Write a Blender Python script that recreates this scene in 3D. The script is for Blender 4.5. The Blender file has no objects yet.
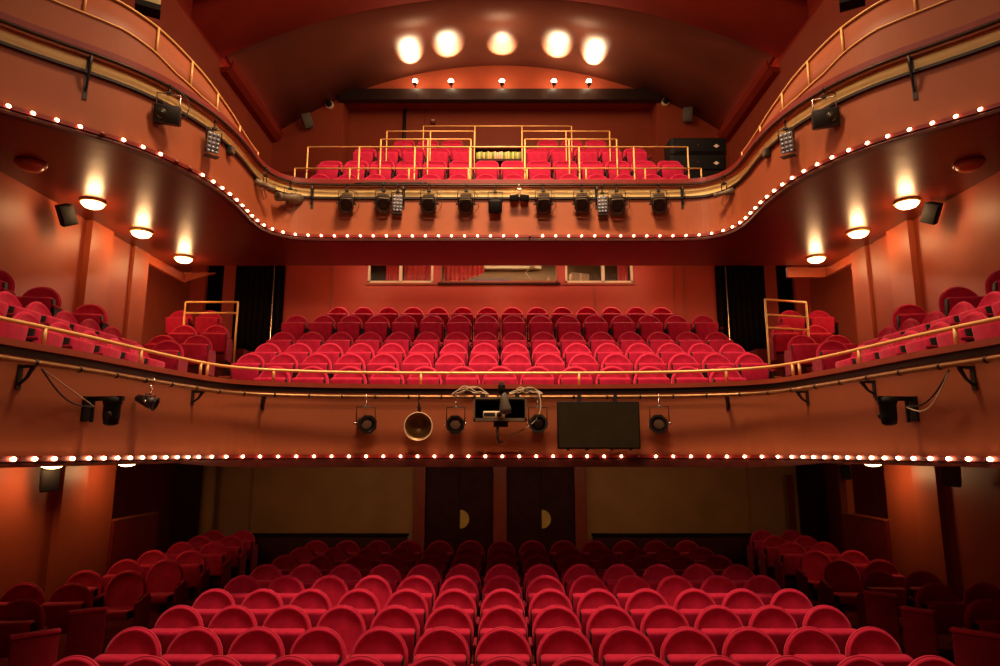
import bpy, bmesh, math, random
from mathutils import Vector, Matrix
random.seed(7)
PI = math.pi
S = bpy.context.scene
C = S.collection

# ------------------------------------------------------------ camera, world, exposure
TH = math.atan(119/667)
cam_d = bpy.data.cameras.new('camera'); cam = bpy.data.objects.new('camera', cam_d); C.objects.link(cam)
cam_d.sensor_width = 36; cam_d.lens = 36*667/1000; cam_d.clip_start = 0.05; cam_d.clip_end = 200
cam.location = (0, 0, 0); cam.rotation_euler = (PI/2+TH, 0, 0)
S.camera = cam
S.view_settings.view_transform = 'Standard'; S.view_settings.look = 'None'
S.view_settings.gamma = 1; S.view_settings.use_curve_mapping = False
S.view_settings.exposure = 0.0
w = bpy.data.worlds.new('world'); S.world = w; w.use_nodes = True
w.node_tree.nodes['Background'].inputs[0].default_value = (1.0, 0.42, 0.22, 1)
w.node_tree.nodes['Background'].inputs[1].default_value = 0.05

def area(name, loc, target, size, power, col, sy=None, spread=PI):
    d = bpy.data.lights.new(name, 'AREA'); d.energy = power; d.color = col; d.size = size
    d.spread = spread
    if sy: d.shape = 'RECTANGLE'; d.size_y = sy
    o = bpy.data.objects.new(name, d); C.objects.link(o); o.location = loc
    o.rotation_euler = (Vector(target)-Vector(loc)).to_track_quat('-Z', 'Y').to_euler()
    return o
def point(name, loc, power, col, r=0.08):
    d = bpy.data.lights.new(name, 'POINT'); d.energy = power; d.color = col; d.shadow_soft_size = r
    o = bpy.data.objects.new(name, d); C.objects.link(o); o.location = loc; return o
def spot(name, loc, target, power, col, ang, blend=0.5, r=0.05):
    d = bpy.data.lights.new(name, 'SPOT'); d.energy = power; d.color = col; d.spot_size = ang; d.spot_blend = blend
    d.shadow_soft_size = r
    o = bpy.data.objects.new(name, d); C.objects.link(o); o.location = loc
    o.rotation_euler = (Vector(target)-Vector(loc)).to_track_quat('-Z', 'Y').to_euler(); return o
WARM = (1.0, 0.60, 0.30)
area('house_light', (0, 6.3, 10.3), (0, 9.6, 1.0), 2.2, 560, (1.0, 0.66, 0.38), 1.0, math.radians(105))
area('stage_fill', (0, 1.0, 7.5), (0, 9.5, 2.5), 3.0, 100, (1.0, 0.60, 0.38), 1.0, math.radians(100))  # soft frontal fill added from the stage end, not a fixture
spot('gallery_front_light', (0, 5.0, 9.9), (0, 10.9, 4.6), 700, (1.0, 0.70, 0.40), math.radians(62), 0.8, 0.3)
area('gallery_light', (0, 9.8, 9.6), (0, 13.5, 5.2), 2.5, 42, WARM, 0.6)
point('auditorium_bounce', (0, 10.6, 8.3), 260, (1.0, 0.58, 0.34), 0.8)
area('rear_circle_light', (0, 14.1, 4.12), (0, 13.4, 2.4), 9.0, 190, (1.0, 0.60, 0.38), 0.15)
area('under_circle_fill', (0, 12.9, -0.16), (0, 14.4, -1.6), 9.0, 26, (1.0, 0.60, 0.30), 0.2)  # unseen strip added to brighten the stalls rear wall

# ------------------------------------------------------------ materials
def mat(name, col, rough=0.6, metal=0.0, spec=0.4, sheen=0.0, emit=None, es=0.0, var=0.12, scale=6, bump=0.0, bscale=60, coat=0.0):
    m = bpy.data.materials.new(name); m.use_nodes = True
    nt = m.node_tree; b = nt.nodes['Principled BSDF']
    b.inputs['Roughness'].default_value = rough; b.inputs['Metallic'].default_value = metal
    b.inputs['Specular IOR Level'].default_value = spec
    b.inputs['Coat Weight'].default_value = coat
    b.inputs['Coat Roughness'].default_value = 0.25
    if sheen:
        b.inputs['Sheen Weight'].default_value = sheen
        b.inputs['Sheen Tint'].default_value = (1, .32, .42, 1); b.inputs['Sheen Roughness'].default_value = 0.4
    if emit:
        b.inputs['Emission Color'].default_value = (*emit, 1); b.inputs['Emission Strength'].default_value = es
    tc = nt.nodes.new('ShaderNodeTexCoord')
    n = nt.nodes.new('ShaderNodeTexNoise'); n.inputs['Scale'].default_value = scale; n.inputs['Detail'].default_value = 4
    nt.links.new(tc.outputs['Object'], n.inputs['Vector'])
    r = nt.nodes.new('ShaderNodeValToRGB')
    r.color_ramp.elements[0].position = 0.3; r.color_ramp.elements[1].position = 0.7
    r.color_ramp.elements[0].color = (*[c*(1-var) for c in col], 1)
    r.color_ramp.elements[1].color = (*[min(1, c*(1+var)) for c in col], 1)
    nt.links.new(n.outputs['Fac'], r.inputs['Fac']); nt.links.new(r.outputs['Color'], b.inputs['Base Color'])
    if bump:
        n2 = nt.nodes.new('ShaderNodeTexNoise'); n2.inputs['Scale'].default_value = bscale; n2.inputs['Detail'].default_value = 3
        nt.links.new(tc.outputs['Object'], n2.inputs['Vector'])
        bp = nt.nodes.new('ShaderNodeBump'); bp.inputs['Strength'].default_value = bump; bp.inputs['Distance'].default_value = 0.01
        nt.links.new(n2.outputs['Fac'], bp.inputs['Height']); nt.links.new(bp.outputs['Normal'], b.inputs['Normal'])
    return m
M = {}
M['velvet'] = mat('red_velvet', (0.52, 0.012, 0.058), 0.75, sheen=0.6, spec=0.15, var=0.15, scale=12, bump=0.25, bscale=180)
M['velvet_dark'] = mat('dark_velvet', (0.27, 0.008, 0.026), 0.8, sheen=0.3, spec=0.12, var=0.12, scale=12, bump=0.2, bscale=180)
M['piping'] = mat('piping_cord', (0.62, 0.028, 0.085), 0.6, sheen=0.5, spec=0.2)
M['seatmetal'] = mat('seat_metal', (0.018, 0.010, 0.010), 0.6, spec=0.2)
M['armwood'] = mat('arm_wood', (0.22, 0.02, 0.015), 0.45)
M['wall'] = mat('wall_paint', (0.38, 0.075, 0.032), 0.45, spec=0.35, var=0.07, scale=1.3, bump=0.25, bscale=5)
M['wall_back'] = mat('rear_wall_paint', (0.50, 0.060, 0.035), 0.5, var=0.06, scale=1.5, bump=0.15, bscale=5)
M['fascia'] = mat('fascia_paint', (0.33, 0.088, 0.034), 0.5, spec=0.3, var=0.08, scale=1.1, bump=0.25, bscale=4)
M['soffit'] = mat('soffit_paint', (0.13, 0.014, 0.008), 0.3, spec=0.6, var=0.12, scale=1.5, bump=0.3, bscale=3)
M['vault'] = mat('vault_paint', (0.20, 0.060, 0.034), 0.42, spec=0.5, var=0.12, scale=1.0, bump=0.3, bscale=3)
M['arch'] = mat('arch_paint', (0.30, 0.032, 0.016), 0.8, spec=0.15, var=0.08, scale=1.2)
M['tan'] = mat('tan_wall_paint', (0.42, 0.20, 0.07), 0.6, var=0.12, scale=1.6)
M['pilaster'] = mat('pilaster_paint', (0.40, 0.085, 0.034), 0.45, var=0.08, scale=1.6)
M['darkwood'] = mat('dark_door_wood', (0.045, 0.009, 0.006), 0.6, spec=0.15, var=0.25, scale=5)
M['black'] = mat('black_paint', (0.008, 0.006, 0.006), 0.6, spec=0.15)
M['blackcloth'] = mat('black_drape', (0.008, 0.006, 0.006), 0.9, spec=0.1)
M['carpet'] = mat('carpet', (0.11, 0.010, 0.008), 0.95, spec=0.1, var=0.3, scale=30, bump=0.3, bscale=150)
M['gold'] = mat('gold_paint', (0.88, 0.52, 0.17), 0.4, metal=0.1, spec=0.6, var=0.06)
M['yellow'] = mat('yellow_band_paint', (0.92, 0.64, 0.24), 0.5, var=0.08, scale=2)
M['orange'] = mat('orange_trim_paint', (0.62, 0.20, 0.07), 0.45, var=0.08, scale=3)
M['redtrim'] = mat('red_trim_paint', (0.20, 0.014, 0.010), 0.45)
M['woodtrim'] = mat('balcony_wood_trim', (0.30, 0.05, 0.022), 0.4)
M['blacktrim'] = mat('black_trim', (0.02, 0.008, 0.006), 0.5)
M['pipe'] = mat('bronze_pipe', (0.30, 0.16, 0.06), 0.4, metal=0.6, var=0.2, scale=10)
M['darkpipe'] = mat('dark_pipe', (0.05, 0.03, 0.02), 0.4, metal=0.5)
M['lampbody'] = mat('lamp_housing', (0.16, 0.12, 0.08), 0.5, metal=0.3, var=0.2)
M['lampblack'] = mat('lamp_black_housing', (0.025, 0.02, 0.018), 0.45, metal=0.2)
M['lamplens'] = mat('lamp_lens', (0.03, 0.015, 0.010), 0.5, spec=0.25, var=0.2)
M['greylens'] = mat('grey_lens', (0.30, 0.22, 0.13), 0.15, spec=0.8)
M['chrome'] = mat('steel', (0.7, 0.6, 0.5), 0.25, metal=0.9)
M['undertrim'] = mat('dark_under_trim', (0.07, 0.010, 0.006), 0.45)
M['cream'] = mat('cream_paint', (0.85, 0.66, 0.42), 0.5, var=0.05)
M['speaker'] = mat('speaker_grille', (0.010, 0.009, 0.010), 0.7, spec=0.15, bump=0.4, bscale=200)
M['greyspk'] = mat('grey_speaker', (0.10, 0.085, 0.06), 0.5)
M['screen'] = mat('screen_glass', (0.030, 0.024, 0.012), 0.25, spec=0.5)
M['brass'] = mat('brass_plate', (0.85, 0.55, 0.15), 0.4, metal=0.25)
M['curtain'] = mat('red_curtain', (0.80, 0.10, 0.08), 0.8, sheen=0.4)
M['olive'] = mat('olive_box', (0.55, 0.45, 0.2), 0.5)
M['cable'] = mat('pale_cable', (0.55, 0.42, 0.28), 0.5)
M['bcable'] = mat('black_cable', (0.02, 0.015, 0.012), 0.5)
M['bulb'] = mat('bulb_glow', (1, .7, .4), 0.4, emit=(1.0, 0.50, 0.24), es=20)
M['deadbulb'] = mat('unlit_bulb', (0.45, 0.2, 0.12), 0.2)
M['dome'] = mat('dome_glow', (1, .8, .5), 0.4, emit=(1.0, 0.55, 0.20), es=16)
M['deaddome'] = mat('unlit_dome', (0.55, 0.22, 0.10), 0.3)
M['hot'] = mat('uplight_glow', (1, .9, .7), 0.4, emit=(1.0, 0.75, 0.45), es=60)
M['cove'] = mat('cove_tube_glow', (1, .3, .2), 0.4, emit=(1.0, 0.20, 0.16), es=5)
M['bluled'] = mat('led_lens', (0.25, 0.30, 0.42), 0.15, spec=0.9)
M['white'] = mat('white_sticker', (0.85, 0.7, 0.6), 0.5)
M['blue'] = mat('dusk_blue_panel', (0.10, 0.07, 0.16), 0.6)
M['control'] = mat('control_room_wall', (0.22, 0.11, 0.04), 0.6)
M['card'] = mat('cardboard', (0.62, 0.40, 0.22), 0.7)
g = bpy.data.materials.new('window_glass'); g.use_nodes = True
gb = g.node_tree.nodes['Principled BSDF']; gb.inputs['Transmission Weight'].default_value = 1; gb.inputs['Roughness'].default_value = 0.02; gb.inputs['IOR'].default_value = 1.1
M['glass'] = g

# ------------------------------------------------------------ mesh helpers
class MB:
    def __init__(s): s.bm = bmesh.new()
    def add(s, verts, faces, smooth=False):
        vs = [s.bm.verts.new(v) for v in verts]
        for f in faces:
            try:
                fc = s.bm.faces.new([vs[i] for i in f]); fc.smooth = smooth
            except ValueError: pass
        return vs
    def box(s, lo, hi, mtx=None):
        x0, y0, z0 = lo; x1, y1, z1 = hi
        v = [(x0,y0,z0),(x1,y0,z0),(x1,y1,z0),(x0,y1,z0),(x0,y0,z1),(x1,y0,z1),(x1,y1,z1),(x0,y1,z1)]
        if mtx: v = [mtx @ Vector(p) for p in v]
        s.add(v, [(0,3,2,1),(4,5,6,7),(0,1,5,4),(1,2,6,5),(2,3,7,6),(3,0,4,7)])
        return s
    def rbox(s, lo, hi, r=0.02, seg=2, mtx=None):
        b = bmesh.new(); bmesh.ops.create_cube(b, size=1)
        c = [(a+d)/2 for a, d in zip(lo, hi)]; e = [d-a for a, d in zip(lo, hi)]
        for v in b.verts: v.co = Vector((v.co.x*e[0]+c[0], v.co.y*e[1]+c[1], v.co.z*e[2]+c[2]))
        bmesh.ops.bevel(b, geom=list(b.edges), offset=r, segments=seg, profile=0.5, affect='EDGES')
        b.verts.index_update()
        vs = [(mtx @ v.co) if mtx else v.co.copy() for v in b.verts]
        s.add(vs, [[v.index for v in f.verts] for f in b.faces], True); b.free()
        return s
    def tube(s, pts, r, n=8, closed=False):
        pts = [Vector(p) for p in pts]; N = len(pts); rings = []; vs = []
        prev = None
        for i, p in enumerate(pts):
            a = pts[(i-1) % N] if (i > 0 or closed) else p
            b = pts[(i+1) % N] if (i < N-1 or closed) else p
            t = (b-a); t = t.normalized() if t.length > 1e-9 else Vector((0,0,1))
            if prev is None:
                up = Vector((0,0,1)) if abs(t.z) < 0.9 else Vector((1,0,0))
                u = t.cross(up).normalized()
            else:
                u = (prev - t*prev.dot(t)).normalized()
            prev = u; v = t.cross(u)
            rr = r[i] if isinstance(r, (list, tuple)) else r
            for k in range(n):
                an = 2*PI*k/n; vs.append(p+(u*math.cos(an)+v*math.sin(an))*rr)
        f = []
        for i in range(N if closed else N-1):
            j = (i+1) % N
            for k in range(n):
                l = (k+1) % n; f.append((i*n+k, i*n+l, j*n+l, j*n+k))
        if not closed: f += [tuple(range(n))[::-1], tuple(range((N-1)*n, N*n))]
        s.add(vs, f, True); return s
    def lathe(s, prof, n=20, mtx=None):           # profile (r, z) about z
        vs = []; f = []
        for r, z in prof:
            for k in range(n):
                a = 2*PI*k/n; p = Vector((r*math.cos(a), r*math.sin(a), z)); vs.append(mtx @ p if mtx else p)
        for i in range(len(prof)-1):
            for k in range(n):
                l = (k+1) % n; f.append((i*n+k, i*n+l, (i+1)*n+l, (i+1)*n+k))
        f += [tuple(range(n))[::-1], tuple(range((len(prof)-1)*n, len(prof)*n))]
        s.add(vs, f, True); return s
    def prism(s, outline, axis, a, b):            # outline 2D extruded; axis 'x': (y,z) 'y': (x,z) 'z': (x,y)
        def P(p, t): return {'x': (t, p[0], p[1]), 'y': (p[0], t, p[1]), 'z': (p[0], p[1], t)}[axis]
        n = len(outline); vs = [P(p, a) for p in outline]+[P(p, b) for p in outline]
        f = [tuple(range(n)), tuple(range(n, 2*n))[::-1]]+[(i, (i+1) % n, n+(i+1) % n, n+i) for i in range(n)]
        s.add(vs, f); return s
    def sweep(s, curve, prof, smooth=True):       # curve: list of (x,y,nx,ny); prof closed list of (offset,z)
        n = len(prof); vs = []; f = []
        for x, y, nx, ny in curve:
            for o, z in prof:
                if callable(z): zz = z(x, y)
                else: zz = z
                vs.append((x+nx*o, y+ny*o, zz))
        for i in range(len(curve)-1):
            for k in range(n):
                l = (k+1) % n; f.append((i*n+k, (i+1)*n+k, (i+1)*n+l, i*n+l))
        m = len(curve)-1
        f += [tuple(range(n)), tuple(range(m*n, m*n+n))[::-1]]
        s.add(vs, f); return s
    def build(s, name, m, parent=None, loc=None):
        bmesh.ops.recalc_face_normals(s.bm, faces=s.bm.faces)
        me = bpy.data.meshes.new(name); s.bm.to_mesh(me); s.bm.free()
        me.materials.append(M[m] if isinstance(m, str) else m)
        o = bpy.data.objects.new(name, me); C.objects.link(o)
        if parent: o.parent = parent
        if loc: o.location = loc
        return o
def tag(o, label=None, cat=None, group=None, kind=None):
    if label: o['label'] = label
    if cat: o['category'] = cat
    if group: o['group'] = group
    if kind: o['kind'] = kind
    return o
def empty(name, loc=(0,0,0), rot=(0,0,0), label=None, cat=None, group=None):
    o = bpy.data.objects.new(name, None); C.objects.link(o); o.location = loc; o.rotation_euler = rot
    o.empty_display_size = 0.1
    return tag(o, label, cat, group)
def struct(name, mb, m, label=None):
    o = mb.build(name, m); o['kind'] = 'structure'
    if label: o['label'] = label
    return o
def copy_tree(o, parent=None):
    c = o.copy(); C.objects.link(c); c.parent = parent
    for ch in list(o.children): copy_tree(ch, c)
    return c
ONES = ['','first','second','third','fourth','fifth','sixth','seventh','eighth','ninth','tenth','eleventh','twelfth','thirteenth','fourteenth','fifteenth','sixteenth','seventeenth','eighteenth','nineteenth']
TENS = {20:('twentieth','twenty'),30:('thirtieth','thirty'),40:('fortieth','forty'),50:('fiftieth','fifty'),60:('sixtieth','sixty'),70:('seventieth','seventy'),80:('eightieth','eighty'),90:('ninetieth','ninety')}
def ordw(n):
    if n < 20: return ONES[n]
    t, u = n//10*10, n % 10
    if n > 99: return 'hundredth'
    return TENS[t][0] if u == 0 else TENS[t][1]+'-'+ONES[u]

# ------------------------------------------------------------ balcony plan curves (x<=0 half, mirrored)
UP = [(-6.37,4.9),(-5.95,5.65),(-5.28,6.42),(-4.93,6.77),(-4.64,7.04),(-4.38,7.33),(-4.15,7.71),(-3.96,8.2),(-3.87,8.67),(-3.84,9.2),(-3.86,9.8),(-3.84,10.15),(-3.74,10.45),(-3.58,10.63),(-3.4,10.73),(-2.99,10.79),(-2.2,10.8),(-1.2,10.8),(0,10.8)]
LO = [(-4.25,2.5),(-4.1,3.7),(-3.9,5.0),(-3.81,5.45),(-3.71,6.0),(-3.61,6.9),(-3.53,7.4),(-3.46,7.75),(-3.35,8.05),(-3.17,8.27),(-2.88,8.46),(-2.2,8.68),(-1.2,8.78),(0,8.8)]
def smooth_curve(half, step=0.08):
    pts = half + [(-x, y) for x, y in half[-2::-1]]
    out = []
    for i in range(len(pts)-1):
        p0 = pts[max(i-1,0)]; p1 = pts[i]; p2 = pts[i+1]; p3 = pts[min(i+2, len(pts)-1)]
        L = math.dist(p1, p2); k = max(1, int(L/step))
        for j in range(k):
            t = j/k
            q = []
            for a in (0, 1):
                q.append(0.5*((2*p1[a])+(-p0[a]+p2[a])*t+(2*p0[a]-5*p1[a]+4*p2[a]-p3[a])*t*t+(-p0[a]+3*p1[a]-3*p2[a]+p3[a])*t**3))
            out.append(tuple(q))
    out.append(pts[-1])
    res = []
    for i, (x, y) in enumerate(out):
        a = out[max(i-1,0)]; b = out[min(i+1, len(out)-1)]
        tx, ty = b[0]-a[0], b[1]-a[1]; l = math.hypot(tx, ty)
        res.append((x, y, ty/l, -tx/l))
    return res
CU = smooth_curve(UP); CL = smooth_curve(LO)
def along(curve, spacing, phase=0.0):     # points every `spacing` measured from the centre
    d = [0]
    for a, b in zip(curve, curve[1:]): d.append(d[-1]+math.hypot(b[0]-a[0], b[1]-a[1]))
    mid = d[-1]/2; out = []
    n = int(mid/spacing)
    for k in range(-n, n+1):
        t = mid+k*spacing+phase
        if t < 0 or t > d[-1]: continue
        for i in range(len(d)-1):
            if d[i] <= t <= d[i+1]:
                u = (t-d[i])/(d[i+1]-d[i]+1e-9); a, b = curve[i], curve[i+1]
                out.append(tuple(a[q]+(b[q]-a[q])*u for q in range(4))); break
    return out
def at_x(curve, x):                        # central point of curve at given x near the middle
    best = min(curve, key=lambda p: abs(p[0]-x)); return best
def proj(p):
    c, s = math.cos(TH), math.sin(TH)
    zc = p[1]*c+p[2]*s
    return 500+667*p[0]/zc, 333-667*(p[2]*c-p[1]*s)/zc
def unproj_y(px, py, Y):
    c, s = math.cos(TH), math.sin(TH)
    u = (px-500)/667; v = (333-py)/667
    k = Y/(c-v*s); return (u*k, Y, (s+v*c)*k)
def unproj_z(px, py, Z):
    c, s = math.cos(TH), math.sin(TH)
    u = (px-500)/667; v = (333-py)/667
    k = Z/(s+v*c); return (u*k, (c-v*s)*k, Z)

# ============================================================ STRUCTURE
FL = -2.48
mb = MB(); mb.box((-8, 1.0, FL-0.1), (8, 15.6, FL)); struct('floor', mb, 'carpet')
# side walls (front part), with an opening behind Y=11.6 into the wider rear
for sx, side in ((-1, 'left'), (1, 'right')):
    W = 6.37
    x0, x1 = sorted((sx*W, sx*(W+0.3)))
    mb = MB(); mb.box((x0, 1.0, FL), (x1, 11.3, -0.11)); struct('wall_lower_'+side, mb, 'wall')
    mb = MB(); mb.box((x0, 1.0, -0.11), (x1, 11.6, 3.57)); struct('wall_middle_'+side, mb, 'wall')
    mb = MB(); mb.box((x0, 1.0, 3.57), (x1, 12.37, 8.75)); mb.box((x0, 12.37, 5.0), (x1, 17.4, 8.75)); struct('wall_upper_'+side, mb, 'wall')
    # pilasters
    a, b = sorted((sx*(W-0.10), sx*W))
    mb = MB(); mb.box((a, 9.82, FL), (b, 10.38, -0.11)); mb.box((a, 9.82, -0.11), (b, 10.38, 3.52))
    struct('trim_pilaster_'+side, mb, 'pilaster')
    a, b = sorted((sx*(W-0.05), sx*W))
    mb = MB(); mb.box((a, 11.12, 0.5), (b, 11.6, 3.52)); struct('trim_pier_'+side, mb, 'pilaster')
    # wider rear side walls
    a, b = sorted((sx*7.4, sx*7.7))
    mb = MB(); mb.box((a, 11.3, FL), (b, 15.6, -0.11)); struct('wall_rear_lower_'+side, mb, 'redtrim')
    mb = MB(); mb.box((a, 11.3, -0.11), (b, 15.8, 5.0)); struct('wall_rear_middle_'+side, mb, 'wall')
    a, b = sorted((sx*6.67, sx*7.4))
    mb = MB(); mb.box((a, 11.1, FL), (b, 11.3, 3.57)); struct('wall_return_'+side, mb, 'wall')
    # half height wall beside rear stalls
    a, b = sorted((sx*6.33, sx*6.43))
    mb = MB(); mb.box((a, 11.32, FL), (b, 12.75, -1.12)); struct('wall_half_'+side, mb, 'redtrim')
    mb = MB(); mb.box((a-.015, 11.32, -1.12), (b+.015, 12.75, -1.095)); struct('trim_cap_'+side, mb, 'pilaster')
mb = MB(); mb.box((6.33, 12.5, -1.095), (6.45, 12.75, -0.11)); struct('trim_post_right', mb, 'pilaster')
# stalls rear wall
mb = MB()
mb.box((-6.65, 15.5, FL), (-1.95, 15.65, -0.11)); mb.box((1.95, 15.5, FL), (6.65, 15.65, -0.11)); mb.box((-1.95, 15.55, FL), (1.95, 15.65, -0.11))
struct('wall_back_lower', mb, 'tan')
mb = MB(); mb.box((-7.7, 15.5, FL), (-6.65, 15.65, -0.11)); mb.box((6.65, 15.5, FL), (7.7, 15.65, -0.11)); struct('wall_back_recess_lower', mb, 'undertrim')
mb = MB()
for a, b in ((-1.93, -1.68), (-0.15, 0.15), (1.68, 1.93)): mb.box((a, 15.38, FL), (b, 15.55, -0.11))
struct('trim_door_posts', mb, 'woodtrim')
for sx in (-1, 1):
    mb = MB(); a, b = sorted((sx*5.6, sx*6.65)); mb.box((a, 15.3, FL), (b, 15.5, -0.11)); struct('wall_back_corner_'+('left' if sx<0 else 'right'), mb, 'tan')
    mb = MB(); mb.lathe([(0.14, FL), (0.14, -0.11)], 20, Matrix.Translation((sx*6.35-(0.0 if sx<0 else 0), 14.9, 0))) if sx < 0 else mb.box((6.3,14.9,FL),(6.4,15.0,-0.5))
    struct('trim_column_'+('left' if sx<0 else 'right'), mb, 'tan' if sx<0 else 'redtrim')
# doors at the stalls rear
for i, (a, b, px) in enumerate(((-1.68, -0.15, -0.9), (0.15, 1.68, 0.93))):
    d = empty('door_%d' % (i+1), ((a+b)/2, 15.5, FL)); d['kind'] = 'structure'
    xm = (a+b)/2; w2 = (b-a)/2
    for sgn in (-1, 1):
        mb = MB(); lo, hi = sorted((sgn*0.005, sgn*(w2-0.01)))
        mb.rbox((lo, -0.06, 0.01), (hi, -0.01, 2.27), 0.008); leaf = mb.build('door_leaf', 'darkwood', d)
        if sgn == 1:
            n = 16; ol = [(0.02, 0.80)]+[(0.02+0.205*math.sin(PI*k/n), 1.0-0.205*math.cos(PI*k/n)) for k in range(1, n)]+[(0.02, 1.205)]
            mb = MB(); mb.prism(ol, 'y', -0.075, -0.06); p = mb.build('push_plate', 'brass', leaf); p['label'] = 'half round brass push plate'
# low dark partitions behind the last stalls row
for sx in (-1, 1):
    a, b = sorted((sx*1.9, sx*5.25)); t = empty('low_partition', (sx*3.57, 14.2, FL))
    tag(t, 'low dark partition behind the last stalls row, %s of the two doors' % ('left' if sx<0 else 'right'), 'partition', 'low partitions behind the stalls')
    mb = MB(); mb.rbox((a-sx*3.57, 0.0, 0.0), (b-sx*3.57, 0.08, 0.78), 0.01); mb.build('panel', 'darkwood', t)
    mb = MB(); mb.rbox((a-sx*3.57-.02, -0.03, 0.78), (b-sx*3.57+.02, 0.11, 0.83), 0.01); mb.build('cap_rail', 'black', t)

# --- lower balcony (circle): slab, fascia, stepped floor
def slab(curve, z0, z1, off, tail):
    pts = [(x+nx*off, y+ny*off) for x, y, nx, ny in curve]+tail
    mb = MB(); mb.prism(pts, 'z', z0, z1); return mb
tail_lo = [(6.37,2.5),(6.37,11.3),(7.4,11.3),(7.4,15.5),(-7.4,15.5),(-7.4,11.3),(-6.37,11.3),(-6.37,2.5)]
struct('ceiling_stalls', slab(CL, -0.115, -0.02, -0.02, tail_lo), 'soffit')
tail_up = [(6.37,5.6),(6.37,11.6),(7.4,11.6),(7.4,12.37),(-7.4,12.37),(-7.4,11.6),(-6.37,11.6),(-6.37,5.6)]
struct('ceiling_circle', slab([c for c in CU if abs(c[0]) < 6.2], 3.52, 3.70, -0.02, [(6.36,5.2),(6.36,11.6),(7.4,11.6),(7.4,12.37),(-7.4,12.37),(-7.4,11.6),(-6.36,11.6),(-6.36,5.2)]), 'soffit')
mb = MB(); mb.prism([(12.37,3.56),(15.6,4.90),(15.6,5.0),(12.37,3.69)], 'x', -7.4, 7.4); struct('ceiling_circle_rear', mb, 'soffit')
def sw(name, curve, prof, m, label=None):
    mb = MB(); mb.sweep(curve, prof); return struct(name, mb, m, label)
# circle front (its lower trim is shallower along the arms)
def lowz(x, y): return -0.12-0.07*max(0, min(1, (y-7.4)/1.0))
sw('balcony_front_circle', CL, [(0, -0.03), (0.0, 0.76), (-0.12, 0.76), (-0.12, 0.0), (-0.12, -0.03)], 'fascia')
sw('trim_circle_groove', CL, [(0.01, 0.76), (0.01, 0.82), (-0.13, 0.82), (-0.13, 0.76)], 'blacktrim')
sw('trim_circle_ledge', CL, [(0.05, 0.82), (0.05, 0.875), (-0.17, 0.875), (-0.17, 0.82)], 'woodtrim')
sw('trim_circle_lamp_channel', CL, [(0.0, -0.03), (0.035, -0.03), (0.035, -0.075), (0.0, -0.085)], 'redtrim')
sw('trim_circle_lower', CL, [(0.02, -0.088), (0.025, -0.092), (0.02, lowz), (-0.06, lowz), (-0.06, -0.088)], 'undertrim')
# gallery front
sw('balcony_front_gallery', CU, [(0, 3.60), (0.0, 4.24), (-0.12, 4.24), (-0.12, 3.60)], 'fascia')
sw('trim_gallery_lower_bead', CU, [(0.04, 4.24), (0.04, 4.275), (-0.12, 4.275), (-0.12, 4.24)], 'blacktrim')
sw('trim_gallery_yellow_band', CU, [(0.0, 4.275), (0.0, 4.43), (-0.12, 4.43), (-0.12, 4.275)], 'yellow')
sw('trim_gallery_orange_band', CU, [(0.02, 4.43), (0.02, 4.495), (-0.12, 4.495), (-0.12, 4.43)], 'orange')
sw('trim_gallery_ledge', CU, [(0.08, 4.495), (0.08, 4.57), (-0.17, 4.57), (-0.17, 4.495)], 'redtrim')
sw('trim_gallery_lamp_channel', CU, [(0.0, 3.60), (0.035, 3.60), (0.035, 3.555), (0.0, 3.545)], 'redtrim')
sw('trim_gallery_lower', CU, [(0.02, 3.543), (0.025, 3.53), (0.02, 3.50), (-0.06, 3.50), (-0.06, 3.543)], 'undertrim')
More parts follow.
